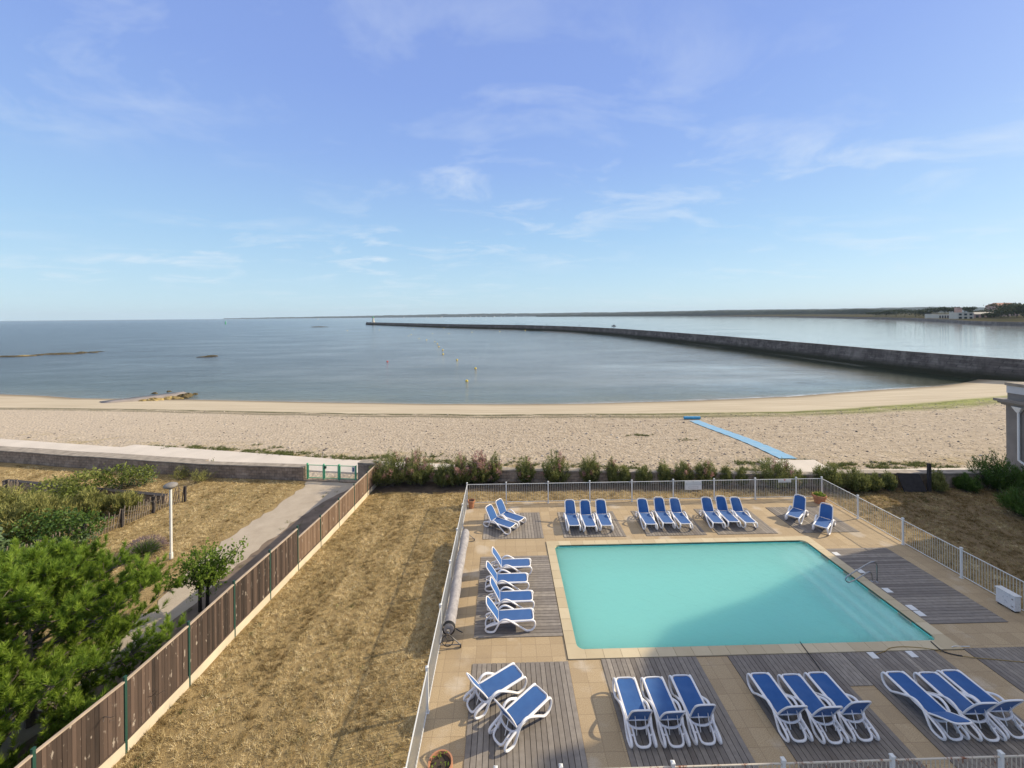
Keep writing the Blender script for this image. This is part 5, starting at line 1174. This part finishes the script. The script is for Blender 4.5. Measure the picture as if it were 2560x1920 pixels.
# left garden shrubs
def leaf_bush(loc, blobs, n, leaf, mat, label, seed, name="leafy_shrub", cat="shrub", group="shrubs in the left garden"):
    r = np.random.default_rng(seed); e = empty(name, loc, 0, label, cat, group); P, T = blob_points(r, blobs, n)
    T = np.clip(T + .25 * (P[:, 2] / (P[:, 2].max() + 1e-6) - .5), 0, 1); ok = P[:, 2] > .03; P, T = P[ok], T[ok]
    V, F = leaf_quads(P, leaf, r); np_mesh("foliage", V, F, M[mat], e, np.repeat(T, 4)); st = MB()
    for (c, rad) in blobs: st.tube([(c[0] * .15, c[1] * .15, 0), (c[0] * .6, c[1] * .6, c[2] * .5), tuple(c)], .03, 5, rr=[.045, .03, .012])
    st.build("stem", M['bark'], e); return e
SB = dict(name="garden_shrub", cat="shrub", group="shrubs in the left garden")
feather_bush((-28.4, 22.9, 0), 4.2, 2.2, "yellow-green feathery shrub at the left edge of the photo", 501, 'tamy', 0, 170, 80, leafL=.26, wd=.03, **SB)
feather_bush((-25.2, 22.2, 0), 3.8, 2.0, "yellow-green feathery shrub in the middle of the left garden", 502, 'tamy', 0, 160, 80, leafL=.26, wd=.03, **SB)
feather_bush((-23.6, 23.9, 0), 2.2, 1.6, "yellowish shrub beside the leaning paling fence", 503, 'tamy', 0, 80, 60, leafL=.24, wd=.03, **SB)
feather_bush((-22.2, 24.5, 0), 1.7, 1.35, "pale yellow shrub in front of the dark retaining wall", 504, 'tamy', 0, 60, 60, leafL=.24, wd=.03, **SB)
leaf_bush((-26.0, 26.3, 0), [((-1.6, -.6, .8), (1.2, 1, .8)), ((-.2, 0, 1.2), (1.2, 1, .7)), ((1.0, .8, 1.3), (1.0, .9, .6)), ((1.8, 1.8, 1.0), (.8, .7, .5)), ((.2, -1.2, .7), (1.1, .8, .7))], 3400, .17, 'midgreen', "bright green leafy shrub spilling over the retaining wall", 505)
leaf_bush((-25.0, 28.6, 0), [((0, 0, .4), (1.1, .6, .45)), ((-.8, -.6, .35), (.7, .5, .4))], 900, .14, 'olive', "grey-green bush on the dry grass behind the bright leafy shrub", 506)
leaf_bush((-22.4, 21.3, 0), [((-1.2, 0, .9), (1.0, .9, .7)), ((0, 0, 1.0), (1.0, .9, .7)), ((1.0, .2, .8), (.9, .8, .6)), ((.3, -.9, .5), (1.0, .7, .5)), ((-1.5, -1.4, .4), (.9, .7, .5))], 3600, .15, 'dkgreen', "dark green shrub pressing against the paling fence", 507)
leaf_bush((-24.0, 18.6, 0), [((-1.6, 0, .9), (1.3, 1.2, 1.0)), ((-.2, .4, 1.2), (1.2, 1.1, .9)), ((.9, .0, .7), (1.0, .9, .8)), ((-.6, -1.0, .6), (1.3, .9, .7)), ((-2.6, .6, 1.1), (1.2, 1.1, 1.0))], 3600, .22, 'olive', "grey-green broad-leaved shrub at the left edge, nearest of the garden shrubs", 508)
leaf_bush((-22.4, 19.4, 0), [((0, 0, .4), (.9, .6, .5)), ((.8, .9, .35), (.7, .5, .45)), ((1.4, 1.6, .3), (.6, .5, .4))], 1200, .12, 'olive', "low dusty undergrowth along the near end of the paling fence", 509)
# lavender mound
def lavender(loc):
    r = np.random.default_rng(520); e = empty("lavender_bush", loc, 0, "round green lavender mound with greyish purple spikes near the lamp post", "lavender")
    n = 2600; d = nrm(np.stack([r.normal(size=n), r.normal(size=n), np.abs(r.normal(size=n)) * .9 + .15], 1)); O = d * r.uniform(.1, .32, n)[:, None] * np.array([1.5, 1.5, 1]); L = r.uniform(.25, .42, n)
    V, F = slivers(O, d, L, L * 0 + .016, r); np_mesh("foliage", V, F, M['dkgreen'], e, np.repeat(np.clip(r.normal(.7, .2, n), 0, 1), 3))
    n = 1500; d = nrm(np.stack([r.normal(size=n), r.normal(size=n), np.abs(r.normal(size=n)) * .8 + .1], 1)); O = d * np.array([.82, .82, .66]) * r.uniform(.9, 1.15, n)[:, None]; L = r.uniform(.08, .16, n)
    V, F = slivers(O, d, L, L * 0 + .02, r); np_mesh("flower_spikes", V, F, M['lav'], e, np.repeat(r.uniform(0, 1, n), 3))
    n = 500; d = nrm(np.stack([r.normal(size=n), r.normal(size=n), np.abs(r.normal(size=n)) * .8 + .1], 1)); V, F = slivers(d * .3, d, np.full(n, .55), np.full(n, .008), r); np_mesh("stalks", V, F, M['olive'], e, np.repeat(r.uniform(0, 1, n), 3))
lavender((-17.4, 20.2, 0))
# paling fence of leaning chestnut stakes
def paling(label, pts, sp, h, seed, lean):
    e = empty("paling_fence", (*pts[0], 0), 0, label, "fence"); inv = Matrix.Translation((-pts[0][0], -pts[0][1], 0)); rr = random.Random(seed)
    P = smooth_path([(x, y, 0) for x, y in pts], 10); L = [0]
    for i in range(1, len(P)): L.append(L[-1] + (P[i] - P[i - 1]).length)
    n = int(L[-1] / sp); b = MB(); tops = []
    for k in range(n):
        s_ = k * sp; i = max(j for j in range(len(L)) if L[j] <= s_); i = min(i, len(P) - 2); t = (s_ - L[i]) / max(1e-6, L[i + 1] - L[i]); p = P[i].lerp(P[i + 1], t)
        hh = h * rr.uniform(.82, 1.1); q = p + Vector((lean[0] + rr.gauss(0, .06), lean[1] + rr.gauss(0, .06), hh)); b.tone = rr.random()
        b.bar(p - Vector((0, 0, .1)), q, .045, .03, (1, 0, 0)); tops.append((p, q))
    o = b.build("stakes", M['stake'], e); o.matrix_parent_inverse = inv; b = MB()
    for f in (.25, .72): b.tube([a.lerp(c, f) + Vector((.03, 0, 0)) for a, c in tops], .008, 4)
    o = b.build("wire", M['lampgrey'], e); o.matrix_parent_inverse = inv
    for k in range(0, n, 13):
        p, q = tops[k]; o = MB().bar(p + Vector((.08, -.05, -.1)), p + Vector((.1, -.05, h * .98)), .10, .10).build("support_post", M['timber'], e); o.matrix_parent_inverse = inv
paling("leaning grey paling fence of split stakes curving round the left garden shrubs", [(-19.9, 26.0), (-20.5, 24.9), (-20.95, 23.1), (-21.35, 21.8), (-21.9, 20.4), (-22.5, 19.5), (-23.6, 18.3)], .125, .95, 5, (.10, .03))
paling("short low row of dark stakes beside the lavender mound", [(-17.7, 19.5), (-18.4, 19.0), (-19.2, 18.7)], .16, .35, 6, (.0, .0))
paling("few grey stakes standing at the far left edge behind the shrubs", [(-32.9, 27.9), (-31.8, 27.6)], .16, .8, 7, (.03, 0))
def low_wall():
    e = wall("retaining_wall", sub((-34, 28.6), (-30, 27.7), 4, .02, 20) + sub((-30, 27.7), (-20.9, 25.7), 8, .02, 21)[1:], .42, .25, "low dark retaining wall behind the left garden shrubs", .03, M['timber'])
low_wall()

# broadleaf tree by the path
def leaf_tree(loc):
    r = np.random.default_rng(600); e = empty("young_tree", loc, 0, "small bright green leafy tree with two dark trunks beside the gravel path", "tree"); tr = MB()
    limbs = []
    for (bx, by), dirs in (((-.08, 0), [(-.9, .1, 1.75), (-.3, -.3, 2.2), (-.6, .4, 2.1), (-1.1, -.2, 1.45), (-.2, .5, 2.35), (.3, -.2, 2.3)]), ((.12, .1), [(.3, .2, 2.35), (.7, .2, 2.25), (1.05, .3, 2.2), (1.3, .4, 2.35), (.5, -.4, 1.7), (.75, -.1, 1.5), (.2, .6, 1.9)])):
        tr.tube([(bx, by, -.05), (bx * 1.1, by, .6), (bx * 1.4, by, 1.15)], .06, 7, rr=[.07, .055, .04])
        for d in dirs: q = smooth_path([(bx * 1.3, by, .75 + .25 * r.uniform()), (d[0] * .5, d[1] * .5, 1.0 + .35 * (d[2] - 1)), d], 3); tr.tube(q, .02, 5, rr=[.03 * (1 - .7 * i / (len(q) - 1)) for i in range(len(q))]); limbs.append([np.array(p) for p in q])
    tr.build("trunk", M['darkbark'], e)
    P = []; T = []
    for q in limbs:
        for k in range(46):
            t = r.uniform(.35, 1) * (len(q) - 1); i = min(int(t), len(q) - 2); c = q[i] + (q[i + 1] - q[i]) * (t - i); c = c + r.normal(0, .13, 3); m_ = r.integers(4, 8); P.append(c + r.normal(0, .055, (m_, 3))); T += [float(np.clip(r.normal(.55, .17), 0, 1))] * m_
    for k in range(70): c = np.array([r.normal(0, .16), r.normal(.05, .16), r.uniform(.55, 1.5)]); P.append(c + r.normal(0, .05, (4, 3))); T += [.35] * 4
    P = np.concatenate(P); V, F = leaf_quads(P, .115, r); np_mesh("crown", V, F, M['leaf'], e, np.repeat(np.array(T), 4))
leaf_tree((-11.75, 16.2, 0))

# pines
def pine(loc, h, rad, nb, label, seed, lean=(0, 0), zmin=.5, name="pine_tree", reach=None, tufts=1.0):
    r = np.random.default_rng(seed); e = empty(name, loc, 0, label, "pine tree"); wood = MB()
    tp = [np.array([lean[0] * t * t, lean[1] * t * t, h * t * .93]) for t in np.linspace(0, 1, 8)]
    wood.tube([tuple(p) for p in tp], .1, 8, rr=list(np.linspace(.13, .02, 8)))
    TO = []; TD = []; TS = []
    def shoot(p, d, s_): TO.append(p); TD.append(d); TS.append(s_)
    shoot(tp[-1], np.array([0, 0, 1.0]), 1.2)
    for k in range(nb):
        t = (k + r.uniform(0, 1)) / nb; z = zmin + (h * .88 - zmin) * t; i = min(6, int(z / (h * .93) * 7)); c = tp[i] + (tp[i + 1] - tp[i]) * (z / (h * .93) * 7 - i)
        a = k * 2.399 + r.normal(0, .3); L = rad * (1.02 - .78 * t ** 1.6) * r.uniform(.72, 1.12)
        if reach is not None: L *= reach(a, t)
        if math.cos(a) > .05: L = min(L, max(.5, (-9.95 - loc[0] - c[0]) / math.cos(a)))
        up = .12 + .5 * t; end = c + np.array([math.cos(a) * L, math.sin(a) * L, L * up * r.uniform(.6, 1.2)]); mid = (c + end) * .5 + np.array([0, 0, -.12 * L * (1 - t)])
        q = smooth_path([tuple(c), tuple(mid), tuple(end)], 4); wood.tube(q, .02, 5, rr=[max(.008, .035 * (1 - .8 * j / (len(q) - 1))) for j in range(len(q))]); qa = [np.array(p) for p in q]
        nsub = int((5 + L * 4.5) * tufts)
        for j in range(nsub):
            u = r.uniform(.25, 1) * (len(qa) - 1); ii = min(int(u), len(qa) - 2); b0 = qa[ii] + (qa[ii + 1] - qa[ii]) * (u - ii); dirb = qa[-1] - qa[0]; dirb = dirb / np.linalg.norm(dirb)
            sd = nrm((dirb * .7 + r.normal(0, .65, 3) + np.array([0, 0, .45]))[None])[0]; l2 = r.uniform(.22, .58) * (.6 + .4 * L / rad); e2 = b0 + sd * l2
            wood.tube([tuple(b0), tuple((b0 + e2) / 2 - np.array([0, 0, .03])), tuple(e2)], .008, 4, rr=[.011, .008, .005])
            for s_ in range(3):
                f = r.uniform(.35, .95); shoot(b0 + sd * l2 * f, nrm((sd * .6 + r.normal(0, .5, 3) + np.array([0, 0, .5]))[None])[0], r.uniform(.7, 1.0))
            shoot(e2, nrm((sd * .5 + np.array([0, 0, .75]) + r.normal(0, .22, 3))[None])[0], r.uniform(.9, 1.25))
        shoot(end, nrm(((end - c) * .3 / L + np.array([0, 0, .9]))[None])[0], 1.2)
    wood.build("trunk", M['bark'], e)
    TO, TD, TS = np.array(TO), nrm(np.array(TD)), np.array(TS); ok = (TO[:, 0] + loc[0] < -10.25) | ((TO[:, 2] > 1.75) & (TO[:, 0] + loc[0] < -9.6)); TO, TD, TS = TO[ok], TD[ok], TS[ok]; n = len(TO); m_ = 54
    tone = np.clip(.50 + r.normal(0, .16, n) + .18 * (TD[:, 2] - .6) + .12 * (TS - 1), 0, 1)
    O = np.repeat(TO, m_, 0); A = np.repeat(TD, m_, 0); S = np.repeat(TS, m_); f = r.uniform(0, 1, n * m_)
    O = O + A * (f * .20 * S)[:, None]; rd = r.normal(size=O.shape); rd -= A * (rd * A).sum(1)[:, None]; rd = nrm(rd)
    D = nrm(A * (.55 + .5 * f[:, None]) + rd * .62); L = r.uniform(.11, .17, n * m_) * S
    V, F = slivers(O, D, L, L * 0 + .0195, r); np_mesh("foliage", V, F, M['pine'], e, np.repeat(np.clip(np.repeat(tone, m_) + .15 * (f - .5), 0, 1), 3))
    return e
def rch(a, t):
    ca = math.cos(a - .3)
    return 1.0 + .30 * max(0, ca) + .34 * max(0, -math.sin(a))
pine((-13.3, 11.8, 0), 4.2, 2.9, 70, "big bright green pine spreading over the board fence at the lower left", 700, (-.6, .4), .35, reach=rch, tufts=1.8)
pine((-12.9, 8.9, 0), 3.0, 2.2, 34, "low spreading pine in the bottom left corner against the board fence", 702, (-.3, -.2), .3, tufts=1.5)
pine((-17.4, 14.6, 0), 3.1, 1.7, 16, "smaller thin pine with a bare trunk at the left edge of the photo", 701, (.3, .1), 1.5)

# ------------------------------------------------------------------ dry grass (one mass)
def inside(poly, P):
    x, y = P[:, 0], P[:, 1]; c = np.zeros(len(P), bool); n = len(poly)
    for i in range(n):
        (x0, y0), (x1, y1) = poly[i], poly[(i + 1) % n]; m_ = ((y0 > y) != (y1 > y)) & (x < (x1 - x0) * (y - y0) / (y1 - y0 + 1e-12) + x0); c ^= m_
    return c
def grass(name, polys, blades, hgt, mat, seed, wd=.012, clump=.05):
    r = np.random.default_rng(seed); OO = []; TT = []
    for poly, dens in polys:
        pa = np.array(poly); lo, hi = pa.min(0), pa.max(0); n = int((hi - lo).prod() * dens); P = lo + r.uniform(size=(n, 2)) * (hi - lo); P = P[inside(poly, P)]; OO.append(P)
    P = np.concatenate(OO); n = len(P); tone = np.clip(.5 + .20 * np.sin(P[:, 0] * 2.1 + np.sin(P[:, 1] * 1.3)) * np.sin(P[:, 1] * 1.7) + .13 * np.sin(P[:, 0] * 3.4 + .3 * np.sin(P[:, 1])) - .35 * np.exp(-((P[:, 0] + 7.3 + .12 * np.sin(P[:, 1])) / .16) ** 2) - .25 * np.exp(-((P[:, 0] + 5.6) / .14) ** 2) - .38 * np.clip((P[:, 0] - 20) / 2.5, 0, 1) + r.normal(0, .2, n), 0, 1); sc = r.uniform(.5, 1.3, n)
    O = np.repeat(P, blades, 0) + r.normal(0, clump, (n * blades, 2)); O = np.concatenate([O, np.full((len(O), 1), -.03)], 1); S = np.repeat(sc, blades)
    D = nrm(np.concatenate([r.normal(0, .75, (len(O), 2)), np.full((len(O), 1), .8)], 1)); L = r.uniform(.6, 1.3, len(O)) * hgt * S
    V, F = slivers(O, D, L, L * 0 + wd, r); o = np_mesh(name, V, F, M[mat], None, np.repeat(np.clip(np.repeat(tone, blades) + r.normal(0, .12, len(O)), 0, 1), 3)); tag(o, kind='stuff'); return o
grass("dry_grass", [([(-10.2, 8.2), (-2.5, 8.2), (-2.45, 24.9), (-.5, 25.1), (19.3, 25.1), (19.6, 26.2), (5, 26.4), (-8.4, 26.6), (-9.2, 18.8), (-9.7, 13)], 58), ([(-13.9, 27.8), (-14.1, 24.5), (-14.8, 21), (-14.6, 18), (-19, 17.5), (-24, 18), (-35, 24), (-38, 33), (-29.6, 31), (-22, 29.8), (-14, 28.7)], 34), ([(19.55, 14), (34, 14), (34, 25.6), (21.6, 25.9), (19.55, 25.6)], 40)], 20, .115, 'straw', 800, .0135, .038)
grass("lawn_weeds", [([(-9.6, 9), (-8.9, 9), (-8.0, 27), (-8.6, 27)], 2.2), ([(-9.5, 9), (-3, 9), (-2.6, 26), (-8.4, 26)], .22), ([(-13.4, 14), (-12.2, 14), (-10.6, 27), (-11.4, 27)], 1.6), ([(-9.9, 12), (-9.75, 12), (-9.1, 26), (-9.4, 26)], 9), ([(19.6, 22), (27, 24.6), (26, 25.6), (19.7, 25.6)], 5), ([(-30, 29), (-15, 28), (-15, 22), (-20, 24), (-30, 27)], .5)], 16, .12, 'tam', 815, .016, .06)
# weeds along the head of the beach
def weeds():
    r = np.random.default_rng(810); P = []
    for k in range(150):
        x = r.uniform(-32, 33); 
        if 18.5 < x < 24.5: continue
        c = np.array([x, ip(PROM, x) + abs(r.normal(.2, .9)) + .15]); m_ = r.integers(3, 14); P.append(c + r.normal(0, [.45, .2], (m_, 2)))
    for (x, y, n) in ((23.5, 31.7, 30), (25.5, 30.6, 45), (27.5, 29.8, 25), (30.5, 30, 30), (18.4, 31.4, 25), (19.2, 31.7, 20), (-24, 36.2, 18), (-20.5, 35.2, 20), (-18.5, 34.8, 25), (13.7, 41.8, 16), (14.3, 41.8, 14), (17.5, 39.6, 8)): P.append(np.array([x, y]) + r.normal(0, [.55, .22], (n, 2)))
    P = np.concatenate(P); n = len(P); Z = np.array([beach_z(a, b_) for a, b_ in P]); bl = 16; O = np.repeat(np.concatenate([P, Z[:, None]], 1), bl, 0) + r.normal(0, .05, (n * bl, 3)) * np.array([1, 1, .1])
    D = nrm(np.concatenate([r.normal(0, .7, (n * bl, 2)), np.full((n * bl, 1), .8)], 1)); L = r.uniform(.1, .26, n * bl); V, F = slivers(O, D, L, L * 0 + .03, r)
    tag(np_mesh("beach_weeds", V, F, M['tam'], None, np.repeat(np.clip(r.normal(.45, .2, n * bl), 0, 1), 3)), kind='stuff')
weeds()
# loose pebbles scattered over the shingle
def pebbles():
    r = np.random.default_rng(820); n = 5000; x = r.uniform(-50, 75, n); keep = r.uniform(size=n) < np.clip((x + 60) / 70, .2, 1); x = x[keep]; n = len(x)
    t = r.uniform(0, 1, n) ** 1.2; y = np.array([ip(PROM, a) + (ip(WEED, a) - ip(PROM, a)) * (.04 + .94 * b_) for a, b_ in zip(x, t)]); z = np.array([beach_z(a, b_) for a, b_ in zip(x, y)])
    s_ = r.gamma(2.0, .02, n) + .025; base = np.array([(1, 0, 0), (0, 1, 0), (-1, 0, 0), (0, -1, 0), (0, 0, .6), (0, 0, -.5)]); V = base[None] * s_[:, None, None] * r.uniform(.6, 1.4, (n, 1, 3)); a = r.uniform(0, 6.28, n); c, s2 = np.cos(a), np.sin(a)
    X = V[:, :, 0] * c[:, None] - V[:, :, 1] * s2[:, None] + x[:, None]; Y = V[:, :, 0] * s2[:, None] + V[:, :, 1] * c[:, None] + y[:, None]; Z = V[:, :, 2] + z[:, None] + .01
    V = np.stack([X, Y, Z], 2).reshape(-1, 3); f = np.array([(0, 1, 4), (1, 2, 4), (2, 3, 4), (3, 0, 4), (1, 0, 5), (2, 1, 5), (3, 2, 5), (0, 3, 5)]); F = (f[None] + (np.arange(n) * 6)[:, None, None]).reshape(-1, 3)
    t_ = NT("beach_pebbles"); t_.color(t_.ramp(t_.attr('tone'), [(0, (.10, .09, .085)), (.6, (.30, .25, .21)), (1, (.55, .48, .40))])); t_.p(Roughness=.9)
    tag(np_mesh("pebbles", V, F, t_.m, None, np.repeat(r.uniform(0, 1, n), 6)), kind='stuff')
pebbles()
# board and post by the right wall
o = MB().add([(25.17, 25.42, .0), (26.55, 25.34, .0), (26.42, 25.72, 1.0), (25.05, 25.80, 1.05), (25.17, 25.47, .0), (26.55, 25.39, .0), (26.42, 25.77, 1.0), (25.05, 25.85, 1.05)], [(0, 1, 2, 3), (7, 6, 5, 4), (0, 4, 5, 1), (1, 5, 6, 2), (2, 6, 7, 3), (3, 7, 4, 0)]).build("board", M['timber']); tag(o, "dark square board leaning against the wall behind the shaded lawn", "board")
o = MB().box(26.75, 26.90, 25.42, 25.57, -.1, 1.75).build("timber_post", M['timber']); tag(o, "dark upright timber post in front of the wall, right of the leaning board", "post")

# ------------------------------------------------------------------ houses on the right
def grey_house():
    X, Yb, zt = 35.35, 28.3, 5.55
    e = empty("grey_house", (X, 20, 0), 0, "grey rendered house with cornice and white drainpipe at the right edge of the photo", "house"); inv = Matrix.Translation((-X, -20, 0))
    def ch(b, n, m, par=e, sm=False):
        o = b.build(n, m, par, sm, angle=40 if sm else None); o.matrix_parent_inverse = inv if par is e else Matrix(); return o
    ch(MB().box(X, X + 12, 23.7, Yb, -.2, 4.75), "wall", M['render'])
    b = MB(); b.box(X - .42, X + 12, 23.7, Yb + .42, 4.98, 5.16); b.box(X - .28, X + 12, 23.7, Yb + .28, 4.86, 4.979); b.box(X - .16, X + 12, 23.7, Yb + .16, 4.752, 4.859); ch(b, "cornice", M['render'])
    ch(MB().box(X + .05, X + 12, 23.7, Yb - .05, 5.161, 5.6), "parapet_base", M['render'])
    ch(MB().box(X + .02, X + 12, 23.7, Yb - .02, 5.601, 6.12), "parapet_band", M['render_white']); ch(MB().box(X - .04, X + 12, 23.7, Yb + .04, 6.121, 6.32), "parapet_capping", M['wallcap'])
    ch(MB().box(X + 2.5, X + 12, 23.7, 27.2, 6.0, 8.7), 'attic', M['render_white'])
    b = MB()
    for yy in (24.2, 25.5, 26.8): b.tube([(X + .6, yy, 6.32), (X + .6, yy, 7.1)], .025, 6)
    b.tube([(X + .6, 23.8, 7.1), (X + .6, 26.9, 7.1)], .025, 6); b.tube([(X + .6, 23.8, 6.75), (X + .6, 26.9, 6.75)], .02, 6); ch(b, "railing", M['whitepaint'])
    y = 27.5
    d = ch(MB().tube(smooth_path([(X - .12, y, 4.35), (X - .12, y, 1.4), (X - .12, y - .02, 1.1), (X - .12, y - .25, .95), (X - .12, y - .42, .75), (X - .12, y - .42, .1)], 4), .07, 10), "drainpipe", M['whitepaint'], e, True)
    ch(MB().add([(X - .30, y - .28, 4.75), (X - .01, y - .28, 4.75), (X - .01, y + .28, 4.75), (X - .30, y + .28, 4.75), (X - .19, y - .08, 4.36), (X - .05, y - .08, 4.36), (X - .05, y + .08, 4.36), (X - .19, y + .08, 4.36)], [(0, 1, 5, 4), (1, 2, 6, 5), (2, 3, 7, 6), (3, 0, 4, 7), (0, 3, 2, 1), (4, 5, 6, 7)]), "hopper", M['whitepaint'], d)
grey_house()
def tall_house():
    X = 34.35; ze = 10.3
    e = empty("tall_house", (X, 12, 0), 0, "tall grey house with a slate mansard roof right of the terrace, outside the photo", "house"); inv = Matrix.Translation((-X, -12, 0))
    def ch(b, n, m, par=e):
        o = b.build(n, m, par); o.matrix_parent_inverse = inv if par is e else Matrix(); return o
    ch(MB().box(X, X + 12, -6, 23.3, -.2, ze), "wall", M['render'])
    for yy in (21.0, 17.5, 13.5, 9.5, 5.5, 1.5):
        for z in (1.2, 4.4, 7.6):
            w = ch(MB().box(X - .03, X + .02, yy - .6, yy + .6, z, z + 1.7), "window", M['glass']); b = MB(); b.box(X - .07, X - .0305, yy - .68, yy - .6, z - .08, z + 1.78); b.box(X - .07, X - .0305, yy + .6, yy + .68, z - .08, z + 1.78); b.box(X - .07, X - .0305, yy - .6, yy + .6, z + 1.7, z + 1.78); b.box(X - .10, X - .0305, yy - .6, yy + .6, z - .08, z); b.box(X - .06, X - .0305, yy - .02, yy + .02, z, z + 1.7); ch(b, "window_frame", M['whitepaint'], w)
    gy = [(23.35, ze + .003), (22.2, 13.0), (21.7, 15.2), (20.6, 16.1), (18.8, 16.6), (1.5, 16.6), (-4.5, 14.5), (-6.1, ze + .003)]; n = len(gy)
    V = [(X - .06, y, z) for y, z in gy] + [(X + 12.06, y, z) for y, z in gy]
    ch(MB().add(V, [tuple(range(n)), tuple(reversed(range(n, 2 * n)))] + [(i, n + i, n + (i + 1) % n, (i + 1) % n) for i in range(n)]), "roof", M['slate'])
    ch(MB().box(X + .3, X + 1.5, 17.2, 18.6, 16.605, 18.3), "chimney", M['render'])
tall_house()

# ------------------------------------------------------------------ haze
def haze():
    m = bpy.data.materials.new("haze"); m.use_nodes = True; nt = m.node_tree; nt.nodes.clear()
    out = nt.nodes.new("ShaderNodeOutputMaterial"); v = nt.nodes.new("ShaderNodeVolumePrincipled"); v.inputs['Color'].default_value = (.74, .86, 1, 1); v.inputs['Density'].default_value = HAZE; v.inputs['Anisotropy'].default_value = .0
    nt.links.new(v.outputs[0], out.inputs['Volume'])
    b = MB(); b.box(-12600, 12600, -320, 14500, -16, 190); o = b.build("haze", m); tag(o, kind='stuff')
HAZE = 4e-5
haze()
